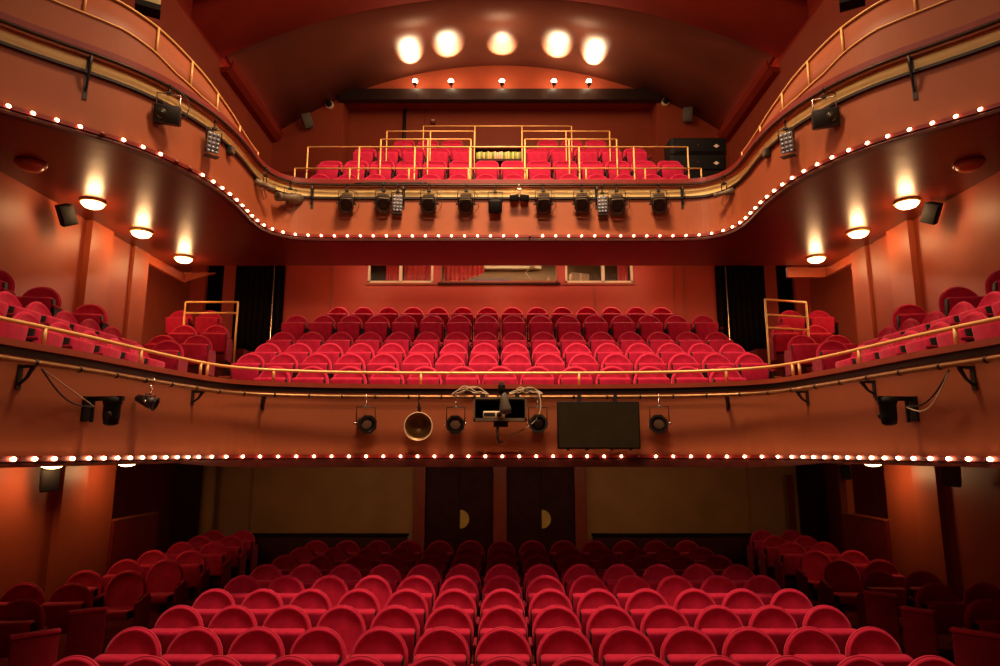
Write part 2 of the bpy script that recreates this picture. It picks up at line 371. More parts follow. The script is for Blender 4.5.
# rising side parapets of the gallery arms
def ramp(y, pts):
    if y <= pts[0][0]: return pts[0][1]
    for (a, za), (b, zb) in zip(pts, pts[1:]):
        if y <= b: return za+(zb-za)*(y-a)/(b-a)
    return pts[-1][1]
PAR = [(6.2,4.99),(7.2,4.96),(7.5,4.87),(7.78,4.74),(8.2,4.65),(8.7,4.63)]
TOPR = [(6.4,5.36),(7.15,5.33),(7.52,5.25),(8.12,5.06),(8.7,4.90),(9.32,4.80),(10.1,4.76)]
for sx, side in ((-1,'left'),(1,'right')):
    seg = [c for c in CU if c[0]*sx > 0 and 5.3 < c[1] < 8.7]
    mb = MB(); mb.sweep(seg, [(-0.02, 4.57), (-0.02, lambda x, y: ramp(y, PAR)), (-0.10, lambda x, y: ramp(y, PAR)), (-0.10, 4.57)])
    struct('balcony_parapet_'+side, mb, 'fascia')
    # sloping hand rail with posts
    seg2 = sorted([c for c in CU if c[0]*sx > 0 and 5.3 < c[1] < 10.15], key=lambda c: c[1])
    t = empty('side_handrail', (seg2[0][0], seg2[0][1], 4.6)); o = Vector(t.location)
    tag(t, 'sloping gold handrail above the %s arm of the gallery' % side, 'railing', 'sloping side handrails')
    mb = MB(); mb.tube([Vector((x-nx*0.06, y-ny*0.06, ramp(y, TOPR)))-o for x, y, nx, ny in seg2], 0.016, 8); mb.build('handrail', 'gold', t)
    mb = MB(); mb.tube([Vector((x-nx*0.012, y-ny*0.012, ramp(y, PAR)+0.010))-o for x, y, nx, ny in seg2 if y < 8.6], 0.012, 6); mb.build('lower_rail', 'gold', t)
    v = []; f = []
    for x, y, nx, ny in seg2:
        for q, zz_ in ((0.07, 4.57), (0.07, ramp(y, TOPR)), (0.09, ramp(y, TOPR)), (0.09, 4.57)): v.append(Vector((x-nx*q, y-ny*q, zz_))-o)
    for k in range(len(seg2)-1):
        for q in range(4): f.append((4*k+q, 4*k+(q+1)%4, 4*k+4+(q+1)%4, 4*k+4+q))
    mb = MB(); mb.add(v, f, True); mb.build('infill_panel', 'fascia', t)
    for yy in (6.1, 6.9, 7.54, 8.05, 8.6, 9.3, 10.1):
        c = min(seg2, key=lambda q: abs(q[1]-yy))
        p = Vector((c[0]-c[2]*0.05, c[1]-c[3]*0.05, 0))
        mb = MB(); mb.tube([p+Vector((0,0,ramp(yy, PAR)))-o, p+Vector((0,0,ramp(yy, TOPR)))-o], 0.014, 8); mb.build('post', 'gold', t)
# stepped circle floor (centre block and side blocks)
def steps(pts, x0, x1, base):
    ol = [(pts[0][0], base)]
    for (ya, yb, z) in pts: ol += [(ya, z), (yb, z)]
    ol += [(pts[-1][1], base)]
    mb = MB(); mb.prism(ol, 'x', x0, x1); return mb
mid = [(8.98,9.9,0.29),(9.9,10.85,0.64),(10.85,11.6,0.93),(11.6,12.35,1.26),(12.35,13.3,1.73),(13.3,15.5,2.14)]
struct('floor_circle', steps(mid, -4.62, 4.62, -0.02), 'carpet')
sidef = [(9.8,10.75,0.80),(10.75,11.75,1.06),(11.75,12.85,1.43),(12.85,15.5,1.98)]
# carpeted aisle stairs
for sx, side in ((-1,'left'),(1,'right')):
    a, b = sorted((sx*4.62, sx*5.0))
    struct('floor_aisle_'+side, steps([(9.1+0.45*k, 9.55+0.45*k if k < 10 else 15.5, 0.30+0.17*k) for k in range(11)], a, b, -0.02), 'carpet')
    a, b = sorted((sx*5.0, sx*6.37)); struct('floor_side_'+side, steps(sidef, a, b, -0.02), 'carpet')
    a, b = sorted((sx*6.37, sx*7.4)); struct('floor_side_rear_'+side, steps([(11.6,12.85,1.43),(12.85,15.5,1.98)], a, b, -0.02), 'carpet')
    # nosings that catch the light
    mb = MB()
    for k in range(1, 9): 
        y = 9.1+0.45*k; z = 0.30+0.17*k; a, b = sorted((sx*4.62, sx*5.0)); mb.box((a, y-0.012, z-0.02), (b, y+0.02, z+0.008))
    struct('trim_step_edges_'+side, mb, 'pilaster')
    # arm floors, three levels
    for nme, xa, xb, z in (('front', 3.98, 4.95, 0.46), ('middle', 4.95, 5.62, 0.80), ('wall', 5.62, 6.37, 1.22)):
        a, b = sorted((sx*xa, sx*xb))
        mb = MB(); mb.box((a, 4.5, -0.02), (b, 9.1 if nme == 'front' else 9.8, z)); struct('floor_arm_%s_%s' % (nme, side), mb, 'carpet')
# circle back wall with control-room windows and dark openings
WZ = 3.98
mb = MB()
Yb = 15.5
mb.box((-5.15, Yb, 2.1), (-3.16, Yb+.12, 5.0)); mb.box((3.18, Yb, 2.1), (5.15, Yb+.12, 5.0))
mb.box((-3.16, Yb, 2.1), (3.18, Yb+.12, WZ))
mb.box((-1.6, Yb, WZ), (-1.44, Yb+.12, 5.0)); mb.box((1.39, Yb, WZ), (1.56, Yb+.12, 5.0))
mb.box((-6.62, Yb, 1.9), (-6.3, Yb+.12, 5.0)); mb.box((6.3, Yb, 1.9), (6.62, Yb+.12, 5.0))
mb.box((-7.4, Yb, 1.9), (-7.05, Yb+.12, 5.0)); mb.box((7.05, Yb, 1.9), (7.4, Yb+.12, 5.0))
struct('wall_back_middle', mb, 'wall_back')
mb = MB(); mb.box((-4.03, Yb-.03, 2.14), (-3.98, Yb, 4.8)); mb.box((2.25, Yb-.02, 2.14), (2.29, Yb, WZ-.05)); mb.box((4.35, Yb-.03, 2.14), (4.4, Yb, 4.8)); mb.box((4.13, Yb-.03, 2.14), (4.16, Yb, 4.8))
struct('trim_conduits', mb, 'wall')
mb = MB(); mb.box((-7.4, Yb+.9, 1.9), (-5.0, Yb+1.0, 5.0)); mb.box((5.0, Yb+.9, 1.9), (7.4, Yb+1.0, 5.0)); struct('wall_back_lobby', mb, 'black')
mb = MB(); mb.box((-7.4, Yb, 1.88), (-5.0, Yb+1.0, 1.98)); mb.box((5.0, Yb, 1.88), (7.4, Yb+1.0, 1.98)); struct('floor_lobby', mb, 'black')
# black drapes with a thin pale edge strip
for sx, side in ((-1,'left'),(1,'right')):
    t = empty('blackout_drape', (sx*5.72, Yb-0.1, 1.99))
    tag(t, 'black drape covering the tall doorway at the %s rear of the circle' % side, 'curtain', 'blackout drapes')
    n = 60; v = []; f = []
    for k in range(n+1):
        x = -0.57+1.14*k/n; y = 0.03*math.sin(k*0.9)
        v += [(x, y, 0), (x, y, 2.75), (x, y+.012, 2.75), (x, y+.012, 0)]
    for k in range(n):
        for q in range(4): f.append((k*4+q, k*4+(q+1)%4, k*4+4+(q+1)%4, k*4+4+q))
    f += [(0,1,2,3), tuple(4*n+q for q in (3,2,1,0))]
    mb = MB(); mb.add(v, f, True); mb.build('drape', 'blackcloth', t)
    mb = MB(); mb.box((-sx*0.36-0.012, -0.06, 0), (-sx*0.36+0.012, -0.045, 2.7)) if sx < 0 else mb.box((-0.36-0.012, -0.06, 0), (-0.36+0.012, -0.045, 2.7))
    e = mb.build('edge_strip', 'chrome', t); e['label'] = 'pale vertical edge strip'
    t.location.x = sx*5.72
# soffit beams beside the underside of the gallery
mb = MB(); mb.box((-6.40, 11.6, 3.36), (-6.34, 13.1, 3.52)); mb.prism([(-6.37,3.36),(-5.75,3.56),(-6.37,3.56)], 'y', 13.02, 13.1); struct('trim_soffit_beam_left', mb, 'wall')
mb = MB(); mb.box((6.34, 11.6, 3.36), (6.40, 12.7, 3.52)); mb.box((5.62, 12.62, 3.36), (6.40, 12.7, 3.56)); struct('trim_soffit_beam_right', mb, 'wall')
# --- gallery
gal = [(10.95,11.65,4.03),(11.65,12.38,4.60),(12.38,13.1,5.20),(13.1,17.9,5.76)]
ol = [(10.95, 3.705)]
for ya, yb, z in gal: ol += [(ya, z), (yb, z)]
ol += [(17.9, 5.06), (15.6, 5.06), (12.38, 3.72)]
mb = MB(); mb.prism(ol, 'x', -6.36, 6.36); struct('floor_gallery', mb, 'carpet')
mb = MB()
mb.box((-6.67, 17.4, 4.9), (-4.42, 17.6, 11.2)); mb.box((4.42, 17.4, 4.9), (6.67, 17.6, 11.2)); mb.box((-4.42, 17.4, 9.9), (4.42, 17.6, 11.2))
struct('wall_back_upper', mb, 'wall')
mb = MB(); mb.box((-4.42, 18.2, 4.9), (4.42, 18.35, 9.9)); mb.box((-4.47,17.6,5.7),(-4.42,18.2,9.9)); mb.box((4.42,17.6,5.7),(4.47,18.2,9.9)); mb.box((-4.42,17.6,9.9),(4.42,18.2,10)); struct('wall_back_recess', mb, 'wall')
mb = MB(); mb.box((-4.5, 17.2, 9.70), (4.5, 17.42, 10.03)); struct('trim_beam', mb, 'blacktrim')
def arch(y, half, spring, peak, n=40):
    h = peak-spring; R = (half*half+h*h)/(2*h); a0 = math.asin(half/R)
    return [(R*math.sin(-a0+2*a0*k/n), y, peak-R+R*math.cos(-a0+2*a0*k/n)) for k in range(n+1)]
def archshell(rows, th=0.12):
    mb = MB(); v = []; f = []; n = len(rows[0])
    for r in rows: v += r
    for r in rows: v += [(p[0], p[1], p[2]+th) for p in r]
    m = len(rows); o = n*m
    for i in range(m-1):
        for k in range(n-1):
            f.append((i*n+k, i*n+k+1, (i+1)*n+k+1, (i+1)*n+k)); f.append((o+i*n+k, o+(i+1)*n+k, o+(i+1)*n+k+1, o+i*n+k+1))
    for k in range(n-1):
        f.append((k, o+k, o+k+1, k+1)); e = (m-1)*n; f.append((e+k, e+k+1, o+e+k+1, o+e+k))
    mb.add(v, f, True); return mb
struct('ceiling_vault', archshell([arch(13.9, 6.30, 8.98, 10.62), arch(15.6, 6.30, 8.88, 10.75), arch(17.42, 6.30, 8.75, 10.86)]), 'vault')
struct('ceiling_arch_rib', archshell([arch(12.4, 6.40, 8.80, 10.33), arch(13.9, 6.40, 8.84, 10.42)], 0.45), 'arch')
struct('ceiling_front', archshell([arch(1.0, 6.60, 9.3, 11.2), arch(12.45, 6.60, 9.3, 11.2)]), 'wall')
for sx, side in ((-1,'left'),(1,'right')):
    a, b = sorted((sx*6.37, sx*6.67)); mb = MB(); mb.box((a, 1.0, 8.75), (b, 17.4, 9.6)); struct('wall_attic_'+side, mb, 'arch')
    # cornice trough with cove light
    mb = MB(); P = [(sx*6.37,8.50),(sx*6.22,8.52),(sx*6.10,8.62),(sx*6.08,8.80),(sx*6.12,8.80),(sx*6.14,8.66),(sx*6.37,8.64)]
    mb.prism(P, 'y', 13.9, 17.4); struct('trim_cornice_'+side, mb, 'arch')
    mb = MB(); mb.tube([(sx*6.24, 14.0, 8.70), (sx*6.24, 17.35, 8.70)], 0.02, 8)
    tag(mb.build('cove_light', 'cove'), 'hidden red cove light tube in the %s cornice of the vault' % side, 'light', 'cove lights')

# ============================================================ SEATS
def outline(w, h0, h1, hs, square=False, n=22):
    pts = [(-w*0.90, h0)]
    if square:
        r = 0.11
        pts += [(-w, hs)]
        for k in range(9):
            a = PI-PI/2*k/8; pts.append((-w+r+r*math.cos(a), h1-r+(r)*math.sin(a)))
        for k in range(9):
            a = PI/2-PI/2*k/8; pts.append((w-r+r*math.cos(a), h1-r+(r+0.0)*math.sin(a)))
        pts += [(w, hs)]
    else:
        for k in range(n+1):
            a = PI-PI*k/n; pts.append((w*math.cos(a), hs+(h1-hs)*math.sin(a)))
    pts += [(w*0.90, h0)]
    return pts
def pad(mb, ol, ys, tilt, cx=0, cz=0.62):
    # loops: list of (scale inset, y)
    n = len(ol); v = []; f = []
    for sc, y in ys:
        for x, z in ol:
            X = x*sc; Z = cz+(z-cz)*sc
            v.append((X, y+(Z-0.45)*tilt, Z))
    m = len(ys)
    for i in range(m-1):
        for k in range(n):
            l = (k+1) % n; f.append((i*n+k, i*n+l, (i+1)*n+l, (i+1)*n+k))
    f += [tuple(range(n)), tuple(range((m-1)*n, m*n))[::-1]]
    mb.add(v, f, True)
def make_seat(kind='round', scale=1.0, cushion='up', end=0):
    t = empty('theatre_seat')
    w = 0.249*scale
    ol = outline(w, 0.36, 0.91, 0.66, kind == 'square')
    mb = MB(); pad(mb, ol, [(0.55, 0.045), (0.93, 0.042), (0.985, 0.02), (1.0, -0.005), (0.985, -0.035), (0.93, -0.048), (0.88, -0.036), (0.5, -0.030), (0.2, -0.028)], 0.16)
    back = mb.build('backrest', 'velvet', t)
    mb = MB(); mb.tube([(x*1.0, -0.012+(z-0.45)*0.16, 0.62+(z-0.62)*1.0) for x, z in ol], 0.009, 6); mb.build('piping', 'piping', back)
    sw_ = 0.232*scale
    mb = MB()
    if cushion == 'up':
        R = Matrix.Translation((0, -0.05, 0.455)) @ Matrix.Rotation(math.radians(8), 4, 'X')
        mb.rbox((-sw_, -0.125, -0.07), (sw_, 0.0, 0.285), 0.035, 3, R)
    else:
        R = Matrix.Translation((0, -0.08, 0.42)) @ Matrix.Rotation(math.radians(-4), 4, 'X')
        mb.rbox((-sw_, -0.42, -0.05), (sw_, 0.0, 0.06), 0.035, 3, R)
    cu = mb.build('seat_cushion', 'velvet', t)
    for sx in (-1, 1):
        mb = MB(); a, b = sorted((sx*(sw_-0.004), sx*(sw_+0.006)))
        if cushion == 'up': mb.rbox((a, -0.112, -0.06), (b, -0.012, 0.268), 0.004, 1, R)
        else: mb.rbox((a, -0.40, -0.045), (b, -0.01, 0.045), 0.004, 1, R)
        mb.build('side_plate', 'seatmetal', cu)
    for sx in ((-1, 1) if end == 2 else ((1,) if end != -1 else (-1, 1))):
        x = sx*0.2755*scale/1.0
        mb = MB(); mb.rbox((x-0.016, -0.27, 0.585), (x+0.016, 0.0, 0.625), 0.012, 2); arm = mb.build('armrest', 'velvet_dark', t)
    if end in (-1, 1, 2):
        # upholstered panel on the aisle side(s)
        for sx in ((-1,) if end == -1 else ((1,) if end == 1 else (-1, 1))):
            x = sx*0.285*scale
            mb = MB(); mb.prism([(-0.40,0.20),(0.04,0.20),(0.06,0.56),(-0.02,0.64),(-0.40,0.58)], 'x', x-0.018+sx*0.012, x+0.018+sx*0.012)
            mb.build('end_panel', 'velvet_dark', t)
    mb = MB(); x = 0.2755*scale
    mb.box((x-0.012, -0.22, 0.02), (x+0.012, -0.02, 0.585)); mb.box((x-0.02, -0.26, 0.0), (x+0.02, 0.04, 0.02))
    mb.box((-x+0.02, -0.08, 0.36), (x-0.012, -0.05, 0.40))
    mb.build('leg_frame', 'seatmetal', t)
    return t
PROTO = {}
def seat(loc, rz, label, group, kind='round', scale=1.0, cushion='up', end=0):
    key = (kind, scale, cushion, end)
    if key not in PROTO:
        PROTO[key] = make_seat(*key); o = PROTO[key]
    else: o = copy_tree(PROTO[key])
    o.location = loc; o.rotation_euler = (0, 0, rz)
    tag(o, label, 'seat', group); return o
# stalls centre: nine rows of thirteen
rowsY = [5.54,6.41,7.28,8.13,8.99,9.86,10.72,11.59,12.45]
rname = ['nearest','second','third','fourth','fifth','sixth','seventh','eighth','rearmost']
opened = {(2,3),(4,2),(4,3),(4,10)}
for r, Y in enumerate(rowsY):
    for i in range(13):
        x = 0.03+(i-6)*0.555
        e = -1 if i == 0 else (1 if i == 12 else 0)
        op = (r, i) in opened
        lab = 'red velvet %sseat, %s from the left in the %s stalls centre row' % ('opened folding ' if op else 'folding ', ordw(i+1), rname[r])
        seat((x+0, Y-0.03, FL), 0, lab, 'stalls centre block seats', 'round', 1.0, 'down' if op else 'up', e)
# stalls sides
srow = [(6.72,(-5.28,-5.86)),(7.60,(-5.16,-5.73)),(8.49,(-5.18,-5.76)),(9.36,(-4.98,-5.55)),(10.3,(-4.93,-5.52)),(11.23,(-4.99,-5.60)),(12.25,(-5.05,-5.62)),(13.15,(-5.12,-5.70)),(14.05,(-5.22,-5.82))]
srow = [(y, (a, b)) for y, (a, b) in srow]
nm2 = ['nearest','second','third','fourth','fifth','sixth','seventh','eighth','rearmost']
for sx, side in ((-1,'left'),(1,'right')):
    for r, (Y, xs) in enumerate(srow):
        for i, x in enumerate(xs):
            x = x if sx < 0 else -x+0.1
            wh = 'aisle' if i == 0 else 'wall'
            op = (sx < 0 and (r, i) in {(4,0),(3,0)}) or (sx > 0 and (r, i) in {(4,0),(5,0)})
            e = 0
            if i == 0: e = 1 if sx < 0 else -1
            seat((x, Y-0.03, FL), (math.radians(7) if sx < 0 else -math.radians(7)),
                 'red velvet %sseat, %s side of %s row, %s stalls block' % ('opened ' if op else '', wh, nm2[r], side), 'stalls %s side seats' % side, 'round', 1.0, 'down' if op else 'up', e)
# angled aisle panels with arm caps
for k, (u0, v0, u1, v1, side) in enumerate(((70,608,107,604,'left'),(12,632,60,625,'left'),(864,588,896,592,'right'),(901,603,934,608,'right'),(951,624,1004,632,'right'))):
    a = Vector(unproj_z(u0, v0, -1.64)); b = Vector(unproj_z(u1, v1, -1.64)); m_ = (a+b)/2; L = (b-a).length/2
    an = math.atan2(b.y-a.y, b.x-a.x)
    t = empty('aisle_barrier', (m_.x, m_.y, FL), (0, 0, an), 'dark red padded aisle end panel, %s of the %s stalls block' % ({0:'further one',1:'nearer one',2:'furthest one',3:'middle one',4:'nearest one'}[k], side), 'panel', 'aisle panels')
    mb = MB(); mb.rbox((-L, -0.03, 0.12), (L, 0.03, 0.775), 0.012); mb.build('panel', 'velvet_dark', t)
    mb = MB(); mb.rbox((-L-.01, -0.045, 0.775), (L+.01, 0.0-.008, 0.81), 0.01); mb.build('arm_cap', 'velvet', t)
    mb = MB(); mb.rbox((-L-.01, 0.008, 0.775), (L+.01, 0.045, 0.81), 0.01); mb.build('arm_cap', 'velvet', t)
    mb = MB(); mb.box((-0.03, -0.02, 0.0), (0.03, 0.02, 0.12)); mb.build('foot', 'seatmetal', t)
# circle centre
crow = [(9.42,0.29,13,.533),(10.54,0.64,16,.53),(11.29,0.93,16,.53),(12.04,1.26,16,.53),(12.80,1.73,16,.53),(13.94,2.14,14,.53)]
cn = ['front','second','third','fourth','fifth','rearmost']
for r, (Y, z, n, p) in enumerate(crow):
    for i in range(n):
        x = (i-(n-1)/2)*p
        e = -1 if i == 0 else (1 if i == n-1 else 0)
        seat((x, Y-0.03, z), 0, 'red velvet folding seat, %s from the left in the %s circle centre row' % (ordw(i+1), cn[r]), 'circle centre block seats', 'round', 0.96, 'up', 0)
# circle side blocks
sb = [(10.2,0.80,(-5.15,-5.75)),(11.2,1.06,(-5.15,-5.75)),(12.25,1.43,(-5.3,-5.9)),(13.5,1.98,(-6.0,-6.6))]
for sx, side in ((-1,'left'),(1,'right')):
    for r, (Y, z, xs) in enumerate(sb):
        for i, x in enumerate(xs):
            e = 0
            if i == 0: e = 1 if sx < 0 else -1
            seat((-sx*x, Y, z), (math.radians(9) if sx < 0 else -math.radians(9)), 'red velvet seat on the %s side of the %s row of the %s circle block' % ('aisle' if i == 0 else 'wall', ['nearest','second','third','rearmost'][r], side),
                 'circle %s block seats' % side, 'round', 0.96, 'up', e)
    # arms: facing inward
    for k, Y in enumerate((5.5,6.0,6.52,7.05,7.57,8.09,8.61)):
        seat((sx*4.66, Y, 0.46), (PI/2 if sx < 0 else -PI/2), 'red velvet seat, %s from stage in front file of %s circle arm' % (ordw(k+1), side), '%s arm front file seats' % side, 'round', 0.92, 'up', 0)
    for k, Y in enumerate((6.57,7.07,7.57,8.07,8.57,9.07)):
        seat((sx*5.30, Y, 0.80), (PI/2 if sx < 0 else -PI/2), 'red velvet seat, %s from stage in middle file of %s circle arm' % (ordw(k+1), side), '%s arm middle file seats' % side, 'round', 0.90, 'up', 0)
    for k, Y in enumerate((7.6,8.45,9.5)):
        seat((sx*5.98, Y, 1.22), (math.radians(10) if sx < 0 else -math.radians(10)), 'large red velvet seat against the wall of the %s circle arm, %s from the stage' % (side, ordw(k+1)), '%s arm wall seats' % side, 'round', 1.0, 'up', 0)
# gallery seats
gr = [(11.3,4.03,14,.50,4.94),(12.0,4.60,14,.50,0),(12.72,5.20,12,.50,0),(13.5,5.76,9,.52,0)]
gn = ['front','second','third','rearmost']
for r, (Y, z, n, p, _) in enumerate(gr):
    for i in range(n):
        x = (i-(n-1)/2)*p
        if r == 2 and abs(x) < 0.5: continue
        if r == 3 and abs(x) < 0.8: continue
        k = i+1 if not (r == 2 and x > 0) else i-1
        if r == 3 and x > 0: k = i-2
        seat((x, Y, z), 0, 'red velvet seat, %s from the left in the %s gallery row' % (ordw(k), gn[r]), 'gallery seats', 'round' if r == 0 else 'square', 0.90, 'up', 0)

# ============================================================ BULBS along both fronts
def along_var(curve, s0, s1, lim, phase):
    d = [0]
    for a, b in zip(curve, curve[1:]): d.append(d[-1]+math.hypot(b[0]-a[0], b[1]-a[1]))
    mid = d[-1]/2; ts = [phase]
    while ts[-1] < mid: ts.append(ts[-1]+(s0 if abs(ts[-1]) < lim else s1))
    lo = [phase]
    while lo[-1] > -mid: lo.append(lo[-1]-(s0 if abs(lo[-1]) < lim else s1))
    out = []
    for t in sorted(set(ts+lo)):
        t += mid
        if t < 0 or t > d[-1]: continue
        for i in range(len(d)-1):
            if d[i] <= t <= d[i+1]:
                u = (t-d[i])/(d[i+1]-d[i]+1e-9); a, b = curve[i], curve[i+1]
                out.append(tuple(a[q]+(b[q]-a[q])*u for q in range(4))); break
    return out
def bulbs(curve, z, spacing, phase, name, where, dead, s1=None, lim=99):
    first = None; deadp = None; pts = []
    for x, y, nx, ny in along_var(curve, spacing, s1 or spacing, lim, phase):
        p = (x+nx*0.05, y+ny*0.05, z); u, v = proj(p)
        if -2 < u < 1002: pts.append(p)
    for k, p in enumerate(pts):
        u, v = proj(p)
        isdead = any(abs(u-d) < 5.5 for d in dead)
        src = deadp if isdead else first
        if src is None:
            t = empty('festoon_bulb')
            mb = MB(); mb.lathe([(0.001,-0.028),(0.012,-0.026),(0.015,-0.014),(0.018,0.0),(0.015,0.012),(0.012,0.024),(0.001,0.026)], 10, Matrix.Rotation(PI/2, 4, 'X'))
            mb.build('glass_globe', 'deadbulb' if isdead else 'bulb', t)
            mb = MB(); mb.lathe([(0.016,0.018),(0.018,0.03),(0.018,0.04)], 10, Matrix.Rotation(-PI/2, 4, 'X')); mb.build('socket', 'redtrim', t)
            if isdead: deadp = t
            else: first = t
        else: t = copy_tree(src)
        t.location = p
        t.rotation_euler = (0, 0, 0)
        tag(t, '%s round bulb, %s from the left along the %s' % ('unlit' if isdead else 'glowing', ordw(k+1), where), 'light bulb', name)
bulbs(CU, 3.578, 0.219, 0.06, 'bulbs along the gallery front', 'gallery front edge', (529.7, 104, 178, 190))
bulbs(CL, -0.055, 0.219, 0.03, 'bulbs along the circle front', 'circle front edge', (637,), 0.188, 3.75)

# ============================================================ DOME LIGHTS
def dome(loc, lit, label, group, r=0.15, power=14):
    t = empty('dome_light', loc, label=label, cat='ceiling light', group=group)
    mb = MB(); mb.lathe([(r+.02, 0), (r+.025, -0.02), (r+.01, -0.035), (r*.9, -0.035)], 24); mb.build('rim', 'brass' if lit else 'woodtrim', t)
    mb = MB(); mb.lathe([(r, -0.03), (r*.95, -0.055), (r*.75, -0.085), (r*.4, -0.105), (0.005, -0.11)], 24); mb.build('glass_bowl', 'dome' if lit else 'deaddome', t)
    if lit: point('dome_lamp', (loc[0], loc[1], loc[2]-0.2), power, (1.0, 0.55, 0.24), 0.1)
for sx, side in ((-1,'left'),(1,'right')):
    for k, Y in enumerate((7.75, 9.03, 10.34, 11.8)):
        dome((sx*5.80, Y, 3.52), k > 0, ['unlit dome light under the %s gallery arm, nearest the stage', 'lit dome light under the %s gallery arm, nearest lit one to the stage', 'lit dome light under the %s gallery arm, middle of the lit three', 'lit dome light under the %s gallery arm, furthest from the stage'][k] % side, 'dome lights under the gallery', power=16)
    dome((sx*6.9, 12.05, 3.52), True, 'added unseen dome light in the rear alcove beyond the %s wall pier' % side, 'added alcove dome lights', power=30)  # dome out of view, added to lift the dark alcove wall
    dome((sx*5.85, 10.65, -0.115), True, 'dome light under the circle beside the %s wall' % side, 'dome lights under the circle', power=11)
dome((-5.9, 8.95, -0.11), True, 'second dome light under the circle at the far left', 'dome lights under the circle', power=11)
for x in (-3.4, 0, 3.4): dome((x, 14.1, 4.19), True, 'dome light in the raised ceiling over the rear circle, %s' % ({-3.4:'left',0:'centre',3.4:'right'}[x]), 'rear circle ceiling lights', power=12)

# ============================================================ UPLIGHTS on the gallery beam
for k, (px, tx) in enumerate(((415,411),(451,447),(502,502),(554,560),(589,594))):
    p = unproj_y(px, 83.5, 17.0)
    t = empty('uplight', (p[0], p[1], 10.03), label='bright uplight on the dark beam, %s from the left' % ordw(k+1), cat='uplight', group='uplights on the gallery beam')
    mb = MB(); mb.tube([(0, 0.12, -0.02), (0, 0.0, 0.02)], 0.015, 8); mb.build('bracket', 'lampblack', t)
    mb = MB(); mb.lathe([(0.03,-0.02),(0.055,0.0),(0.06,0.05),(0.05,0.055),(0.045,0.02)], 16); mb.build('housing', 'lampblack', t)
    mb = MB(); mb.lathe([(0.01,0.04),(0.055,0.055),(0.072,0.10),(0.05,0.15),(0.005,0.165)], 16); mb.build('lamp_globe', 'hot', t)
    spot('uplight_throw', (p[0], 17.02, 10.21), (p[0]*1.02, 16.55, 10.75-abs(p[0])*0.1), 680, (1.0, 0.72, 0.40), math.radians(56), 0.9, 0.02)
for x in (-2.0, 0, 2.0): point('uplight_spill', (x, 15.4, 10.0-abs(x)*0.15), 32, (1.0, 0.62, 0.34), 0.3)

# ============================================================ RAILINGS
def railing(name, label, group, o, rails, posts, r=0.018, m='gold', cat='railing'):
    t = empty(name, o, label=label, cat=cat, group=group); O = Vector(o)
    for pts in rails:
        mb = MB(); mb.tube([Vector(p)-O for p in pts], r, 8); mb.build('rail', m, t)
    for a, b in posts:
        mb = MB(); mb.tube([Vector(a)-O, Vector(b)-O], r*0.95, 8); mb.build('post', m, t)
    return t
c0 = [c for c in CL if c[1] > 3.2]
posts = []
for u in (40, 141, 201, 207, 270, 274.5, 423.5, 576.5, 725.5, 730, 793, 799, 859, 960):
    best = min(c0, key=lambda c: abs(proj((c[0]-c[2]*.05, c[1]-c[3]*.05, 0.95))[0]-u))
    x, y = best[0]-best[2]*.05, best[1]-best[3]*.05
    posts.append(((x, y, 0.875), (x, y, 1.03)))
railing('circle_handrail', 'long curved gold handrail on short posts along the circle ledge', None, (0, 8.85, 0.87),
        [[(c[0]-c[2]*.05, c[1]-c[3]*.05, 1.035) for c in c0]], posts, 0.019)
# gallery rails
Yr = 10.92
zt = unproj_y(500, 168.5, Yr)[2]; xa = unproj_y(295, 168, Yr)[0]; xb = unproj_y(701, 168, Yr)[0]
railing('gallery_low_rail', 'low gold rail on the gallery ledge, nearest of the gallery rails', 'gallery rails', (0, Yr, 4.57), [[(xa, Yr, zt), (xb, Yr, zt)]],
        [((x, Yr, 4.57), (x, Yr, zt)) for x in [unproj_y(u, 168, Yr)[0] for u in (295,350,409,468.5,527,586,645,701)]], 0.014)
def grail(x0, x1, y, ybot, Y, px, label, thick=()):
    z = unproj_y(500, y, Y)[2]; zb = [f[2] for f in gal if f[0] <= Y < f[1]][0]
    X = [unproj_y(u, y, Y)[0] for u in px]
    return railing('gallery_rail', label, 'gallery rails', (X[0], Y, zb), [[(X[0], Y, z), (X[-1], Y, z)]], [((x, Y, zb), (x, Y, z)) for x in X], 0.014)
grail(308, 691, 147, 190, 10.97, (308,359.5,415,470,524.6,579,633.6,687.5), 'tall gold rail across the front of the gallery')
for nme, pxs, y, yb, Y in (('left side, lower of the two behind the front rail', (381,428,471), 139.3, 168, 11.68), ('right side, lower of the two behind the front rail', (525,569,616.5), 139.3, 168, 11.68),
                           ('left side, upper of the two behind the front rail', (387,430.5,474.5), 131.3, 160, 12.42), ('right side, upper of the two behind the front rail', (522,566,609.5), 131.3, 160, 12.42),
                           ('rearmost and topmost, spanning the centre', (423.5,475,522,571.5), 126.2, 152, 13.15)):
    grail(0, 0, y, yb, Y, pxs, 'gold gallery rail, '+nme)
# box rails in the circle side aisles
def brail(label, p0, p1, zs, zb):
    railing('aisle_rail', label, 'circle aisle rails', (p0[0], p0[1], zb), [[(p0[0], p0[1], z), (p1[0], p1[1], z)] for z in zs], [((q[0], q[1], zb), (q[0], q[1], zs[0])) for q in (p0, p1)], 0.02)
brail('gold two bar rail frame in the left circle block', (-6.18, 12.80), (-5.15, 12.80), (2.90, 2.68), 1.5)
brail('gold three bar rail frame in the right circle aisle', (4.62, 11.35), (5.45, 11.6), (2.62, 2.35, 2.12), 1.15)

